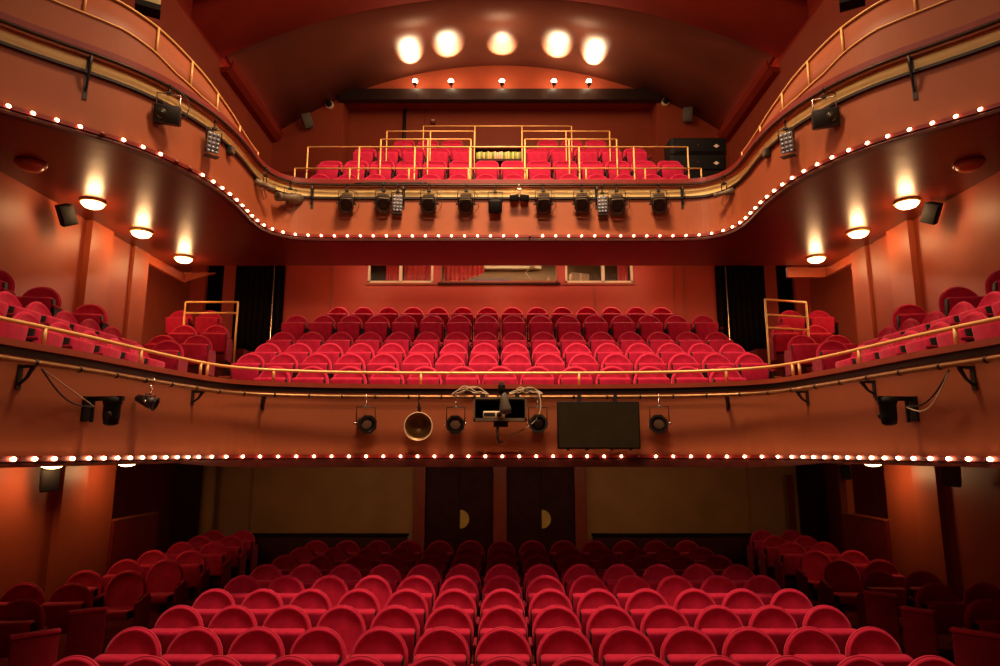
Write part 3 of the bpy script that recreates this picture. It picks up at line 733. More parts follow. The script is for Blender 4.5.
# ============================================================ LIGHTING PIPES, brackets
def pipe(name, label, curve, off, z, r, m, ys):
    cc = [c for c in curve if c[1] > ys]
    t = empty(name, (0, cc[len(cc)//2][1]-off, z), label=label, cat='pipe'); O = Vector(t.location)
    mb = MB(); mb.tube([Vector((c[0]+c[2]*off, c[1]+c[3]*off, z))-O for c in cc], r, 8); mb.build('tube', m, t)
    return t, cc, O
t, cc, O = pipe('lighting_pipe', 'bronze lighting pipe running along below the circle ledge', CL, 0.14, 0.70, 0.024, 'pipe', 3.0)
for c in along(cc, 0.43, 0.1):
    p = Vector((c[0]+c[2]*.14, c[1]+c[3]*.14, 0.70))-O
    mb = MB(); mb.tube([p-Vector((c[3],-c[2],0))*-0.012, p+Vector((c[3],-c[2],0))*-0.012], 0.031, 8); mb.build('collar', 'darkpipe', t)
t2, cc2, O2 = pipe('lighting_pipe', 'dark lighting pipe running along the gallery front', CU, 0.09, 4.465, 0.018, 'darkpipe', 5.6)
def bracket(c, z, off, h, label, group):
    t = empty('pipe_bracket', (c[0], c[1], z-h), label=label, cat='bracket', group=group)
    a = math.atan2(c[3], c[2]); t.rotation_euler = (0, 0, a)       # local +x points into the room
    mb = MB(); mb.box((0, -0.022, 0.0), (0.012, 0.022, h)); mb.build('wall_plate', 'lampblack', t)
    mb = MB(); mb.tube([(0.0, 0, h*0.15), (off*0.55, 0, h*0.45), (off*0.85, 0, h*0.8), (off, 0, h-0.01)], [0.010, 0.014, 0.018, 0.02], 6); mb.build('strut', 'lampblack', t)
    mb = MB(); mb.box((0, -0.014, h-0.03), (off, 0.014, h-0.005)); mb.build('arm', 'lampblack', t)
    return t
def cat_(curve, u, z, off=0.14):
    return min(curve, key=lambda c: abs(proj((c[0]+c[2]*off, c[1]+c[3]*off, z))[0]-u))
for k, u in enumerate((36, 202, 268, 727, 796, 858, 958)):
    bracket(cat_(CL, u, .7), 0.69, 0.14, 0.17 if 50 < u < 950 else 0.2, 'dark curved bracket holding the circle pipe, %s from the left' % ordw(k+1), 'circle pipe brackets')
for k, u in enumerate((95, 312, 405, 595, 685, 905)):
    bracket(cat_(CU, u, 4.44), 4.43, 0.12, 0.36 if 100 < u < 900 else 0.5, 'dark bracket holding the gallery pipe, %s from the left' % ordw(k+1), 'gallery pipe brackets')

# ============================================================ STAGE LAMPS
def yoke(t, w, z0, z1, m='lampblack', r=0.008):
    mb = MB(); mb.tube([(-w, 0, z1), (-w, 0, z0), (w, 0, z0), (w, 0, z1)], r, 6); mb.build('yoke', m, t)
def clamp(t, z, m='lampblack'):
    mb = MB(); mb.tube([(0, 0, z), (0, 0, -0.03)], 0.012, 6); mb.tube([(0, 0.035, 0.0), (0, 0.02, 0.035), (0, -0.02, 0.038), (0, -0.04, 0.005), (0, -0.02, -0.03)], 0.009, 6)
    mb.box((-0.03, -0.03, z-0.012), (0.03, 0.03, z+0.012)); mb.build('clamp', m, t)
def fresnel(label, tilt=-12, s=1.0, turn=0):
    t = empty('stage_lantern', label=label, cat='stage light', group='stage lanterns on the gallery pipe')
    yoke(t, 0.145*s, -0.10, -0.34*s); clamp(t, -0.10)
    R = Matrix.Translation((0, 0, -0.34*s)) @ Matrix.Rotation(math.radians(turn), 4, 'Z') @ Matrix.Rotation(math.radians(-tilt), 4, 'X')
    mb = MB(); mb.rbox((-0.125*s, -0.10*s, -0.13*s), (0.125*s, 0.20*s, 0.13*s), 0.04*s, 2, R)
    for k in range(4): mb.box((-0.09*s, (-0.02+0.05*k)*s, 0.13*s), (0.09*s, (0.0+0.05*k)*s, 0.155*s), R)
    mb.build('housing', 'lampbody', t)
    # octagonal front frame
    ol = [(-0.13,-0.05),(-0.13,0.12),(-0.11,0.14),(0.11,0.14),(0.13,0.12),(0.13,-0.05),(0.07,-0.16),(-0.07,-0.16)]
    mb = MB(); n = 8; v = [(x*s, -0.10*s, z*s) for x, z in ol]+[(x*s, -0.135*s, z*s) for x, z in ol]+[(x*s*.86, -0.135*s, z*s*.86) for x, z in ol]+[(x*s*.86, -0.105*s, z*s*.86) for x, z in ol]
    v = [R @ Vector(p) for p in v]; f = []
    for a in range(3):
        for k in range(n): l = (k+1) % n; f.append((a*n+k, a*n+l, a*n+n+l, a*n+n+k))
    mb.add(v, f); mb.build('colour_frame', 'lampblack', t)
    mb = MB(); mb.lathe([(0.105*s, 0.0), (0.09*s, 0.004*s), (0.05*s, 0.007*s), (0.004, 0.008*s)], 20, R @ Matrix.Translation((0, -0.102*s, -0.005)) @ Matrix.Rotation(PI/2, 4, 'X')); mb.build('lens', 'lamplens', t)
    for sx in (-1, 1):
        mb = MB(); mb.tube([R @ Vector((sx*0.125*s, 0, 0)), R @ Vector((sx*0.175*s, 0, 0))], 0.018*s, 8)
        mb.build('tilt_knob', 'lampblack', t)
    mb = MB(); mb.tube([(0.15*s, 0.05, -0.10), (0.21*s, 0.03, -0.2), (0.22*s, 0.03, -0.36), (0.15*s, 0.08, -0.46), (0.05*s, 0.12, -0.42)], 0.005, 5); mb.build('power_cable', 'bcable', t)
    return t
def parcan(label, s=1.0, tilt=-8, turn=0, group='par cans on the circle pipe', lens='greylens'):
    t = empty('par_can', label=label, cat='stage light', group=group)
    yoke(t, 0.12*s, -0.12, -0.34*s); clamp(t, -0.12, 'chrome')
    R = Matrix.Translation((0, 0, -0.34*s)) @ Matrix.Rotation(math.radians(turn), 4, 'Z') @ Matrix.Rotation(math.radians(-tilt), 4, 'X') @ Matrix.Rotation(PI/2, 4, 'X')
    mb = MB(); mb.lathe([(0.03*s, -0.24*s), (0.06*s, -0.22*s), (0.075*s, -0.12*s), (0.10*s, -0.02*s), (0.105*s, 0.10*s), (0.095*s, 0.10*s), (0.09*s, 0.02*s)], 20, R); mb.build('housing', 'lampblack', t)
    mb = MB(); mb.lathe([(0.09*s, 0.05*s), (0.06*s, 0.07*s), (0.004, 0.075*s)], 20, R); mb.build('lens', lens, t)
    mb = MB(); v = []; f = []
    for rr in (0.095*s, 0.128*s):
        for z in (0.095*s, 0.105*s):
            for k in range(8): a = 2*PI*(k+.5)/8; v.append(R @ Vector((rr*math.cos(a), rr*math.sin(a), z)))
    for k in range(8):
        l = (k+1) % 8
        f += [(k, l, 8+l, 8+k), (16+k, 24+k, 24+l, 16+l), (k, 16+k, 16+l, l), (8+k, 8+l, 24+l, 24+k)]
    mb.add(v, f); mb.build('colour_frame', 'lampblack', t)
    for sx in (-1, 1):
        mb = MB(); mb.tube([R @ Vector((sx*0.10*s,0,-.02)), R @ Vector((sx*0.15*s,0,-.02))], 0.014, 8); mb.build('tilt_knob', 'chrome', t)
    return t
def ledpanel(label, group, face=0):
    t = empty('led_panel', label=label, cat='stage light', group=group)
    clamp(t, -0.10); yoke(t, 0.10, -0.10, -0.26)
    R = Matrix.Translation((0, 0, -0.30)) @ Matrix.Rotation(math.radians(face), 4, 'Z') @ Matrix.Rotation(math.radians(6), 4, 'X')
    mb = MB(); mb.rbox((-0.085, 0.0, -0.11), (0.085, 0.08, 0.15), 0.01, 2, R); mb.build('housing', 'lampbody', t)
    mb = MB()
    for i in range(3):
        for j in range(5): mb.lathe([(0.022, 0), (0.02, 0.01), (0.004, 0.014)], 10, R @ Matrix.Translation(((i-1)*0.052, 0.0, (j-2)*0.058)) @ Matrix.Rotation(PI/2, 4, 'X'))
    mb.build('led_lenses', 'bluled', t)
    mb = MB(); mb.box((-0.085, -0.05, -0.185), (0.085, 0.08, -0.172), R); mb.build('shutter', 'lampblack', t)
    return t
def place(t, curve, u, z, off=0.12, rot=0):
    c = cat_(curve, u, z, off)
    t.location = (c[0]+c[2]*off, c[1]+c[3]*off, z); t.rotation_euler = (0, 0, math.atan2(c[3], c[2])+PI/2+rot); return t
on_g = ['first','second','third','fourth','fifth','sixth','seventh']
for k, (u, tn) in enumerate(((346, 12), (382, 14), (430, 0), (468, 0), (543, -2), (579, -10), (617, -6), (656, -10))):
    place(fresnel('boxy stage lantern hung under the gallery pipe, %s from the left' % ordw(k+1), -30+random.uniform(-4,4), random.uniform(.93,1.02), tn), CU, u, 4.44, 0.13)
place(ledpanel('multi lens lamp panel beside the second stage lantern', 'lamp panels on the gallery pipe', 10), CU, 400, 4.42, 0.13)
place(ledpanel('multi lens lamp panel left of the seventh stage lantern', 'lamp panels on the gallery pipe', -10), CU, 601, 4.40, 0.13)
# snooted lamp and twin lamp
t = empty('snoot_lamp', label='black snooted lamp tilted down at the middle of the gallery pipe', cat='stage light'); clamp(t, -0.1); yoke(t, 0.12, -0.10, -0.28)
R = Matrix.Translation((0, 0, -0.34)) @ Matrix.Rotation(math.radians(22), 4, 'X')
mb = MB(); mb.rbox((-0.10, -0.02, -0.10), (0.10, 0.18, 0.10), 0.03, 2, R); mb.build('housing', 'lampbody', t)
mb = MB(); mb.rbox((-0.115, -0.12, -0.13), (0.115, -0.02, 0.10), 0.035, 2, R); mb.build('snoot', 'black', t)
place(t, CU, 496, 4.42, 0.13)
t = empty('twin_lamp', label='cream twin headed lamp with black fronts at the middle of gallery pipe', cat='stage light'); clamp(t, -0.05, 'chrome')
for sx in (-1, 1):
    R = Matrix.Translation((sx*0.085, 0, -0.20)) @ Matrix.Rotation(math.radians(20), 4, 'X') @ Matrix.Rotation(sx*0.12, 4, 'Y')
    mb = MB(); mb.rbox((-0.07, 0.0, -0.05), (0.07, 0.16, 0.06), 0.025, 2, R); h = mb.build('lamp_head', 'cream', t)
    mb = MB(); mb.rbox((-0.078, -0.05, -0.065), (0.078, 0.01, 0.055), 0.022, 2, R); mb.build('lamp_front', 'black', h)
mb = MB(); mb.tube([(-0.085, 0.05, -0.16), (0, 0, -0.05), (0.085, 0.05, -0.16)], 0.014, 6); mb.build('arm', 'cream', t)
place(t, CU, 519, 4.42, 0.13)
# profile spots near the corners
def profile(label, u, ang, tlt=15, s=1.0):
    t = empty('profile_spot', label=label, cat='stage light', group='profile spots at the gallery corners'); clamp(t, -0.10)
    yoke(t, 0.10*s, -0.10, -0.24)
    R = Matrix.Translation((0, 0, -0.26)) @ Matrix.Rotation(math.radians(ang), 4, 'Z') @ Matrix.Rotation(math.radians(tlt), 4, 'X') @ Matrix.Rotation(PI/2, 4, 'X')
    mb = MB(); mb.lathe([(0.05*s, -0.26*s), (0.09*s, -0.24*s), (0.095*s, -0.05*s), (0.06*s, 0.0), (0.06*s, 0.2*s), (0.075*s, 0.21*s), (0.075*s, 0.28*s), (0.06*s, 0.28*s)], 16, R); mb.build('barrel', 'lampbody', t)
    mb = MB(); mb.lathe([(0.058*s, 0.27*s), (0.004, 0.285*s)], 16, R); mb.build('lens', 'lamplens', t)
    mb = MB(); mb.tube([(0.08, 0.05, -0.28), (0.1, 0.0, -0.42), (0.0, 0.0, -0.5), (-0.08, 0.0, -0.42), (-0.02, 0, -0.3)], 0.006, 5); mb.build('cable', 'bcable', t)
    place(t, CU, u, 4.42, 0.13)
profile('long profile spot aimed left at the left end of the straight gallery front', 289, -65)
profile('small spot at the left corner of the gallery front', 266, 40, 10, 0.6)
profile('small spot at the right corner of the gallery front', 724, -40, 10, 0.6)
# flood lamps and panels on the arms
for sx, u, side in ((-1, 173, 'left'), (1, 824, 'right')):
    t = empty('flood_lamp', label='black flood lamp in a square yoke on the %s gallery arm' % side, cat='stage light', group='flood lamps on the gallery arms')
    clamp(t, -0.09); yoke(t, 0.13, -0.10, -0.36, 'chrome', 0.01)
    R = Matrix.Translation((0, 0, -0.37)) @ Matrix.Rotation(math.radians(14), 4, 'X') @ Matrix.Rotation(sx*.05, 4, 'Z')
    mb = MB(); mb.rbox((-0.15, -0.05, -0.115), (0.15, 0.09, 0.115), 0.02, 2, R); mb.build('housing', 'lampblack', t)
    mb = MB(); mb.lathe([(0.065, 0), (0.06, 0.012), (0.004, 0.016)], 16, R @ Matrix.Translation((0.06*-sx*-1, -0.05, 0)) @ Matrix.Rotation(PI/2, 4, 'X')); mb.build('lens', 'screen', t)
    mb = MB(); mb.tube([(0, 0.04, 0), (0.12, 0.05, -0.02), (0.20, 0.06, -0.10), (0.23, 0.06, -0.22), (0.20, 0.05, -0.34), (0.14, 0.03, -0.40)], 0.006, 5); mb.build('power_cable', 'bcable', t)
    place(t, CU, u, 4.43, 0.14, 0); t.rotation_euler = (0, 0, -sx*0.35)
    t = ledpanel('multi lens lamp panel on the %s gallery arm' % side, 'lamp panels on the gallery arms', 0)
    place(t, CU, 215 if sx < 0 else 784, 4.33, 0.14); t.rotation_euler = (0, 0, -sx*0.75)
    t = empty('junction_box', label='small dark box fixed to the %s gallery front behind the lamp panel' % side, cat='box', group='small boxes on the gallery arms')
    mb = MB(); mb.rbox((-0.06, -0.02, -0.06), (0.06, 0.06, 0.06), 0.01); mb.build('casing', 'lampblack', t)
    mb = MB(); mb.box((-0.04, -0.026, -0.04), (0.04, -0.02, 0.04)); mb.build('cover', 'lampbody', t)
    place(t, CU, 233 if sx < 0 else 764, 4.20, 0.06)
# ---------------- circle front equipment
for k, (u, tn, tl) in enumerate(((366, 22, -8), (453, 0, -8), (539, 0, 0), (656, -14, -6))):
    t = parcan('small black par can on the circle pipe, %s from the left of the central four' % ordw(k+1), 0.98, tl, tn, lens='greylens' if k != 2 else 'lamplens')
    place(t, CL, u, 0.69, 0.15)
t = parcan('small par can with shiny lens on the left circle arm', 0.6, -20, 15, 'par cans on the circle arms', 'chrome'); place(t, CL, 150, 0.69, 0.15)
t = empty('round_horn', label='round open brown horn with pale rim hanging from the circle pipe', cat='horn'); clamp(t, -0.13)
R = Matrix.Translation((0, 0, -0.37)) @ Matrix.Rotation(PI/2, 4, 'X')
mb = MB(); mb.lathe([(0.04, -0.20), (0.09, -0.14), (0.15, -0.02), (0.178, 0.06), (0.172, 0.062), (0.145, -0.01), (0.08, -0.12), (0.005, -0.16)], 32, R); mb.build('bell', 'pipe', t)
mb = MB(); mb.tube([(R @ Vector((0.178*math.cos(a), 0.178*math.sin(a), 0.062))) for a in [2*PI*k/40 for k in range(40)]], 0.007, 6, True); mb.build('rim', 'cream', t)
mb = MB(); mb.tube([(0, 0, -0.12), (0, 0.1, -0.2)], 0.02, 8); mb.build('bracket', 'lampblack', t)
place(t, CL, 420.5, 0.69, 0.15)
# projector cabinet
P0 = unproj_y(500, 408, 8.45)
t = empty('projector_cabinet', (P0[0], 8.45, 0.34), label='open dark cabinet hung at the centre of the circle front', cat='cabinet')
def px2(dx): return dx*8.5/667
w2 = 0.33; h0, h1 = 0.04, 0.33
mb = MB()
mb.box((-w2, -0.12, h0), (w2, 0.2, h0+.035)); mb.box((-w2, -0.12, h1-.02), (w2, 0.2, h1)); mb.box((-w2, -0.12, h0), (-w2+.02, 0.2, h1)); mb.box((w2-.02, -0.12, h0), (w2, 0.2, h1)); mb.box((-w2, 0.19, h0), (w2, 0.2, h1))
mb.build('casing', 'lampbody', t)
mb = MB(); mb.box((-w2+.02, 0.18, h0+.035), (w2-.02, 0.19, h1-.02)); mb.build('back_lining', 'black', t)
for a, b in ((-0.25, -0.19), (0.19, 0.25)):
    mb = MB(); mb.box((a, -0.02, h1), (b, 0.01, h1+0.05)); mb.build('hanger', 'lampblack', t)
mb = MB(); mb.box((-0.08, -0.05, -0.03), (0.10, 0.12, 0.035)); mb.tube([(-0.03, -0.03, -0.03), (-0.03, -0.04, -0.18), (0.0, -0.05, -0.23), (0.03, -0.05, -0.21)], 0.016, 8); mb.build('hook', 'lampblack', t)
t = empty('projector', (P0[0]-0.10, 8.42, 0.34+h0+.036), label='small pale projector lying inside the open dark cabinet', cat='projector')
mb = MB(); mb.rbox((-0.11, -0.08, 0.0), (0.16, 0.14, 0.085), 0.012); mb.build('body', 'cream', t)
mb = MB(); mb.lathe([(0.032, 0), (0.032, 0.02), (0.004, 0.022)], 16, Matrix.Translation((0.09, -0.08, 0.045)) @ Matrix.Rotation(PI/2, 4, 'X')); mb.build('lens', 'lamplens', t)
mb = MB(); mb.box((-0.10, -0.085, 0.02), (0.04, -0.08, 0.065)); mb.build('front_panel', 'lampblack', t)
t = empty('hanging_lamp', (P0[0]+0.02, 8.22, 0.72), label='bulbous olive lamp hanging in front of the open dark cabinet', cat='stage light')
mb = MB(); mb.tube([(0, 0, 0.12), (0, 0, -0.02)], [0.03, 0.035], 10); mb.box((-0.045, -0.03, 0.03), (0.045, 0.03, 0.09)); mb.build('clamp_head', 'black', t)
mb = MB(); mb.lathe([(0.02, 0.0), (0.04, -0.03), (0.05, -0.1), (0.075, -0.2), (0.07, -0.25), (0.03, -0.265)], 18, Matrix.Translation((0.02, 0, 0)) @ Matrix.Rotation(-0.12, 4, 'Y')); mb.build('shade', 'greyspk', t)
mb = MB(); mb.box((-0.1, -0.01, 0.125), (0.04, 0.01, 0.135)); mb.build('handle', 'chrome', t)
mb = MB(); mb.tube([(-0.05, 0.2, -0.02), (0, 0.1, -0.01), (0, 0, 0.0)], 0.014, 6); mb.build('support_arm', 'lampblack', t)
# tangles of pale cable along the pipe
for nm, x0, x1, z, Y, k, lab in (('l', -0.62, -0.15, 0.74, 8.62, 5, 'tangle of pale cables on the circle pipe left of the open cabinet'), ('r', 0.12, 0.55, 0.75, 8.62, 7, 'tangle of pale cables on the circle pipe right of the open cabinet')):
    mb = MB()
    for q in range(k):
        pts = []; ph = random.random()*6
        hh_ = random.uniform(.3, 2.0); fr = random.uniform(1, 3)
        for i in range(33):
            u = i/32; pts.append((x0+(x1-x0)*u, Y+0.03*math.sin(ph+6*u), z+math.sin(PI*u)*(0.05*hh_+0.02*math.sin(ph+fr*PI*u*2))-0.004*q))
        mb.tube(pts, 0.006, 5)
    tag(mb.build('cable_tangle', 'cable'), lab, 'cable', 'cable tangles')
mb = MB(); mb.tube([(0.50-0.40*math.sin(k/14*PI/2)**3*1.0+0.06*math.sin(k/14*PI), 8.60-0.08*k/14, 0.76-0.56*math.sin(k/14*PI/2)) for k in range(15)], 0.008, 6); tag(mb.build('hanging_cable', 'cable'), 'pale cable curving down right of the open dark cabinet', 'cable')
mb = MB()
for q in range(4):
    pts = [(-2.45+0.11*i, 10.66-.0*q, 4.46+0.035*random.random()) for i in range(12)]; mb.tube(pts, 0.006, 5)
tag(mb.build('cable_tangle', 'bcable'), 'tangle of dark cables on the gallery pipe at left of centre', 'cable', 'cable tangles')
# flat screen hung at the front
a = unproj_y(557, 401.5, 8.52); b = unproj_y(641, 449, 8.52)
cx = (a[0]+b[0])/2; zc_ = (a[2]+b[2])/2; hw = (b[0]-a[0])/2; hh = (a[2]-b[2])/2
t = empty('flat_screen', (cx, 8.52, zc_), label='large dark flat screen hung on the circle front', cat='screen')
mb = MB(); mb.rbox((-hw, 0.005, -hh), (hw, 0.05, hh), 0.006); mb.build('casing', 'black', t)
mb = MB(); mb.box((-hw+.018, 0.0, -hh+.018), (hw-.018, 0.006, hh-.018)); mb.build('display', 'screen', t)
mb = MB()
for x in (-hw*.75, -hw*.3, hw*.3, hw*.75): mb.box((x-.02, 0.01, -hh-.02), (x+.02, 0.03, -hh))
mb.build('foot_tab', 'lampblack', t)
mb = MB(); mb.box((-0.3, 0.05, -0.1), (0.3, 0.13, 0.1)); mb.box((-0.25, 0.04, hh-.02), (-0.21, 0.14, hh+.10)); mb.box((0.21, 0.04, hh-.02), (0.25, 0.14, hh+.10)); mb.build('mount', 'lampblack', t)
# security style cameras on the arms
for sx, side, u in ((-1, 'left', 98), (1, 'right', 902)):
    c = cat_(CL, u, 0.4, 0.1)
    t = empty('dome_camera', (c[0], c[1], 0.36), (0, 0, math.atan2(c[3], c[2])), 'black camera on a bracket on the %s circle arm' % side, 'camera', 'cameras on the circle arms')
    mb = MB(); mb.box((0, -0.05, -0.09), (0.02, 0.05, 0.13)); mb.box((0, -0.018, 0.09), (0.36, 0.018, 0.13)); mb.box((0.06,-.012,-0.1),(0.08,.012,0.09)); mb.build('bracket', 'black', t)
    mb = MB(); mb.lathe([(0.03, -0.13), (0.06, -0.115), (0.07, -0.05), (0.07, 0.05), (0.08, 0.07), (0.08, 0.11), (0.04, 0.13)], 18, Matrix.Translation((0.26, 0, 0))); mb.build('body', 'black', t)
    mb = MB(); mb.lathe([(0.035, 0), (0.03, 0.012), (0.003, 0.015)], 14, Matrix.Translation((0.28, -0.064, -0.04)) @ Matrix.Rotation(PI/2, 4, 'X')); mb.build('lens', 'lamplens', t)
    c1 = cat_(CL, 42 if sx < 0 else 948, 0.7, 0.14)
    A = Vector((c1[0]+c1[2]*.14, c1[1]+c1[3]*.14, 0.66)); B = Vector((c[0]+c[2]*.08, c[1]+c[3]*.08, 0.40))
    sag = 0.0 if sx < 0 else 0.16
    mb = MB(); mb.tube([A.lerp(B, k/10)+Vector((0, 0, -sag*math.sin(PI*k/10))) for k in range(11)], 0.006, 6)
    tag(mb.build('camera_cable', 'cable'), 'pale cable running from the %s camera to the pipe' % side, 'cable', 'camera cables')
    mb = MB(); mb.tube([A.lerp(B, k/10)+Vector((0, 0, -0.10*math.sin(PI*k/10))) for k in range(11)], 0.008, 6)
    tag(mb.build('camera_cable', 'bcable'), 'black cable sagging from the %s camera to the pipe' % side, 'cable', 'camera cables')

# ============================================================ SPEAKERS, CAMERAS
def wallspk(loc, rot, label, s=1.0, m='speaker', group='wall loudspeakers'):
    t = empty('wall_speaker', loc, rot, label, 'loudspeaker', group)
    mb = MB(); ol = [(-0.10*s, 0.12*s), (0.10*s, 0.12*s), (0.13*s, -0.10*s), (-0.13*s, -0.10*s)]
    mb.prism(ol, 'z', -0.19*s, 0.19*s); mb.build('cabinet', m, t)
    mb = MB(); mb.rbox((-0.12*s, -0.115*s, -0.175*s), (0.12*s, -0.098*s, 0.175*s), 0.008); mb.build('grille', m, t)
    mb = MB(); mb.tube([(0, 0.10*s, 0.1*s), (0, 0.22*s, 0.14*s)], 0.015, 6); mb.build('bracket', 'lampblack', t)
def rx(d): return math.radians(d)
p = unproj_z(66, 215, 3.0)
for sx, side, u, v in ((-1,'left',66,215),(1,'right',932,213)):
    k = 6.12/abs((u-500)/667); c_, s_ = math.cos(TH), math.sin(TH); vv = (333-v)/667
    wallspk((sx*6.12, (c_-vv*s_)*k, (s_+vv*c_)*k), (rx(20), rx(-sx*-28), rx(sx*-50)), 'black loudspeaker high on the %s wall above the circle' % side, 0.75)
for sx, side, u, v in ((-1,'left',49,478),(1,'right',952,473)):
    k = 6.1/abs((u-500)/667); vv = (333-v)/667
    wallspk((sx*6.1, (c_-vv*s_)*k, (s_+vv*c_)*k), (rx(20), rx(sx*6), rx(sx*-45)), '%s loudspeaker on the %s wall beside the stalls' % ('black' if sx<0 else 'grey', side), 0.85, 'black' if sx<0 else 'greyspk')
wallspk((6.2, 12.2, -0.36), (rx(15), 0, rx(-45)), 'dark loudspeaker under the circle at the right, near the post', 0.6)
for sx, side, u, v in ((-1,'left',307,121),(1,'right',688,115)):
    q = unproj_y(u, v, 17.15); wallspk(q, (rx(15), rx(sx*25 if sx<0 else 5), rx(-sx*20)), 'dark loudspeaker on the %s of the gallery rear wall' % side, 1.0, 'greyspk')
for sx, side, u, v in ((-1,'left',329,104),(1,'right',666,101)):
    q = unproj_y(u, v, 17.3)
    t = empty('security_camera', q, label='small white ringed camera on the %s of the gallery rear wall' % side, cat='camera', group='gallery rear cameras')
    mb = MB(); mb.lathe([(0.12, 0), (0.12, 0.06), (0.09, 0.10)], 18, Matrix.Translation((0,0.1,0)) @ Matrix.Rotation(PI/2, 4, 'X')); mb.build('ring', 'cream', t)
    mb = MB(); mb.lathe([(0.09, 0.10), (0.07, 0.14), (0.004, 0.16)], 18, Matrix.Translation((0,0.1,0)) @ Matrix.Rotation(PI/2, 4, 'X')); mb.build('lens', 'black', t)
# two stacked black loudspeaker cabinets in the gallery
for k, (v0, v1) in enumerate(((138, 153.5), (154.5, 171))):
    Y = 12.6
    a = unproj_y(670, v0, Y); b = unproj_y(727, v1, Y)
    t = empty('speaker_cabinet', ((a[0]+b[0])/2, Y, b[2]), label='wide black loudspeaker cabinet right of the gallery seats, %s of the stacked two' % ('upper' if k == 0 else 'lower'), cat='loudspeaker', group='stacked gallery loudspeakers')
    hw = (b[0]-a[0])/2; h = a[2]-b[2]
    mb = MB(); mb.prism([(-hw, 0.02), (-hw+.08, 0.0), (hw-.02, 0.0), (hw, 0.02), (hw, 0.5), (-hw, 0.5)], 'z', 0, h); mb.build('cabinet', 'black', t)
    mb = MB(); mb.rbox((-hw+.1, -0.02, 0.03), (hw-.06, 0.0, h-.03), 0.008); mb.build('grille', 'speaker', t)
    mb = MB(); cx = hw*0.62; mb.prism([(cx-.06, h*.45), (cx, h*.45-.04), (cx+.06, h*.45), (cx, h*.45+.04)], 'y', -0.028, -0.02); e = mb.build('badge', 'white', t); e['label'] = 'small pale diamond badge'
    mb = MB(); mb.box((-0.02, -0.025, h*.5), (0.0, -0.02, h*.5+.02)); mb.build('badge_dot', 'lampbody', t)
    zlow = b[2]
mb = MB(); mb.box((a[0]+.05, 12.6, 4.61), (b[0]-.05, 13.05, zlow-0.002)); 
tag(mb.build('speaker_plinth', 'black'), 'black plinth under the two stacked gallery loudspeakers', 'plinth')
# pale boxes up on the gallery arms
for sx, side, u in ((-1,'left',149),(1,'right',851)):
    q = unproj_y(u, -2 if sx<0 else -9, 7.9)
    t = empty('amplifier_box', q, (0, 0, -sx*0.5), 'pale olive box on a dark base at the top %s edge of the picture' % side, 'box', 'boxes on the upper side walls')
    mb = MB(); mb.rbox((-0.14, -0.1, -0.12), (0.14, 0.1, 0.3), 0.01); mb.build('casing', 'olive', t)
    mb = MB(); mb.box((-0.15, -0.11, -0.2), (0.15, 0.11, -0.12)); mb.build('base', 'black', t)
    mb = MB(); mb.box((-0.03, 0.1, 0.0), (0.03, 0.4, 0.06)) ; mb.build('mount', 'black', t)
# small details on gallery rear wall
for k, (u, v0, v1, w_, m, lab) in enumerate(((405, 103, 135, 0.05, 'darkpipe', 'dark vertical pipe on the gallery rear wall'), (425.5, 104, 124, 0.02, 'pilaster', 'thin vertical conduit on the gallery rear wall'))):
    a = unproj_y(u, v0, 18.1); b = unproj_y(u, v1+25, 18.1)
    mb = MB(); mb.tube([(a[0], 18.12, a[2]), (a[0], 18.12, b[2])], w_, 8); tag(mb.build('wall_pipe', m), lab, 'pipe')
q = unproj_y(433, 104.5, 18.1); t = empty('sensor_box', q, label='small white box high on the gallery rear wall', cat='box')
mb = MB(); mb.rbox((-0.07, -0.02, -0.05), (0.07, 0.09, 0.05), 0.01); mb.build('casing', 'white', t)
q = unproj_y(433, 121, 18.1); t = empty('alarm_box', q, label='small red and white box low on the gallery rear wall', cat='box')
mb = MB(); mb.rbox((-0.07, -0.02, -0.07), (0.07, 0.09, 0.05), 0.01); mb.build('casing', 'redtrim', t); mb = MB(); mb.box((-0.05, -0.03, 0.0), (0.05, -0.02, 0.04)); mb.build('cover', 'white', t)
# patterned panel at the middle of the gallery
q0 = unproj_y(476, 151, 12.5); q1 = unproj_y(521, 158.5, 12.5)
t = empty('centre_niche', ((q0[0]+q1[0])/2, 12.5, q1[2]), label='dark niche between the centre gallery rails holding coloured books', cat='shelf')
hw = (q1[0]-q0[0])/2; h = q0[2]-q1[2]
mb = MB(); mb.box((-hw-.06, 0.0, -0.05), (hw+.06, 0.3, -0.005)); mb.box((-hw-.06, 0.0, h+.06), (hw+.06, 0.3, h+.12)); mb.box((-hw-.06, 0.0, -.05), (-hw-.02, 0.3, h+.12)); mb.box((hw+.02, 0.0, -.05), (hw+.06, 0.3, h+.12)); mb.box((-hw-.06, 0.28, -.05), (hw+.06, 0.3, h+.12))
mb.build('shelf_case', 'darkwood', t)
cols = {'g': mat('green_spine', (0.25, 0.32, 0.06), 0.5), 'y': mat('yellow_spine', (0.85, 0.62, 0.18), 0.5), 'p': mat('pale_spine', (0.9, 0.55, 0.3), 0.5)}
seq = 'gygygyygppppgyygygyg'
wd = 2*hw/len(seq)
for k, ch in enumerate(seq):
    mb = MB(); mb.rbox((-hw+wd*k+.003, 0, 0), (-hw+wd*(k+1)-.003, 0.16, h*(0.88+0.1*((k*7) % 3)/2)), 0.004, 1)
    o = mb.build('book', cols[ch]); o.location = ((q0[0]+q1[0])/2, 12.51, q1[2])
    tag(o, '%s book spine in the centre gallery niche, %s from the left' % ({'g':'green','y':'yellow','p':'pale orange'}[ch], ordw(k+1)), 'book', 'books in the gallery niche')

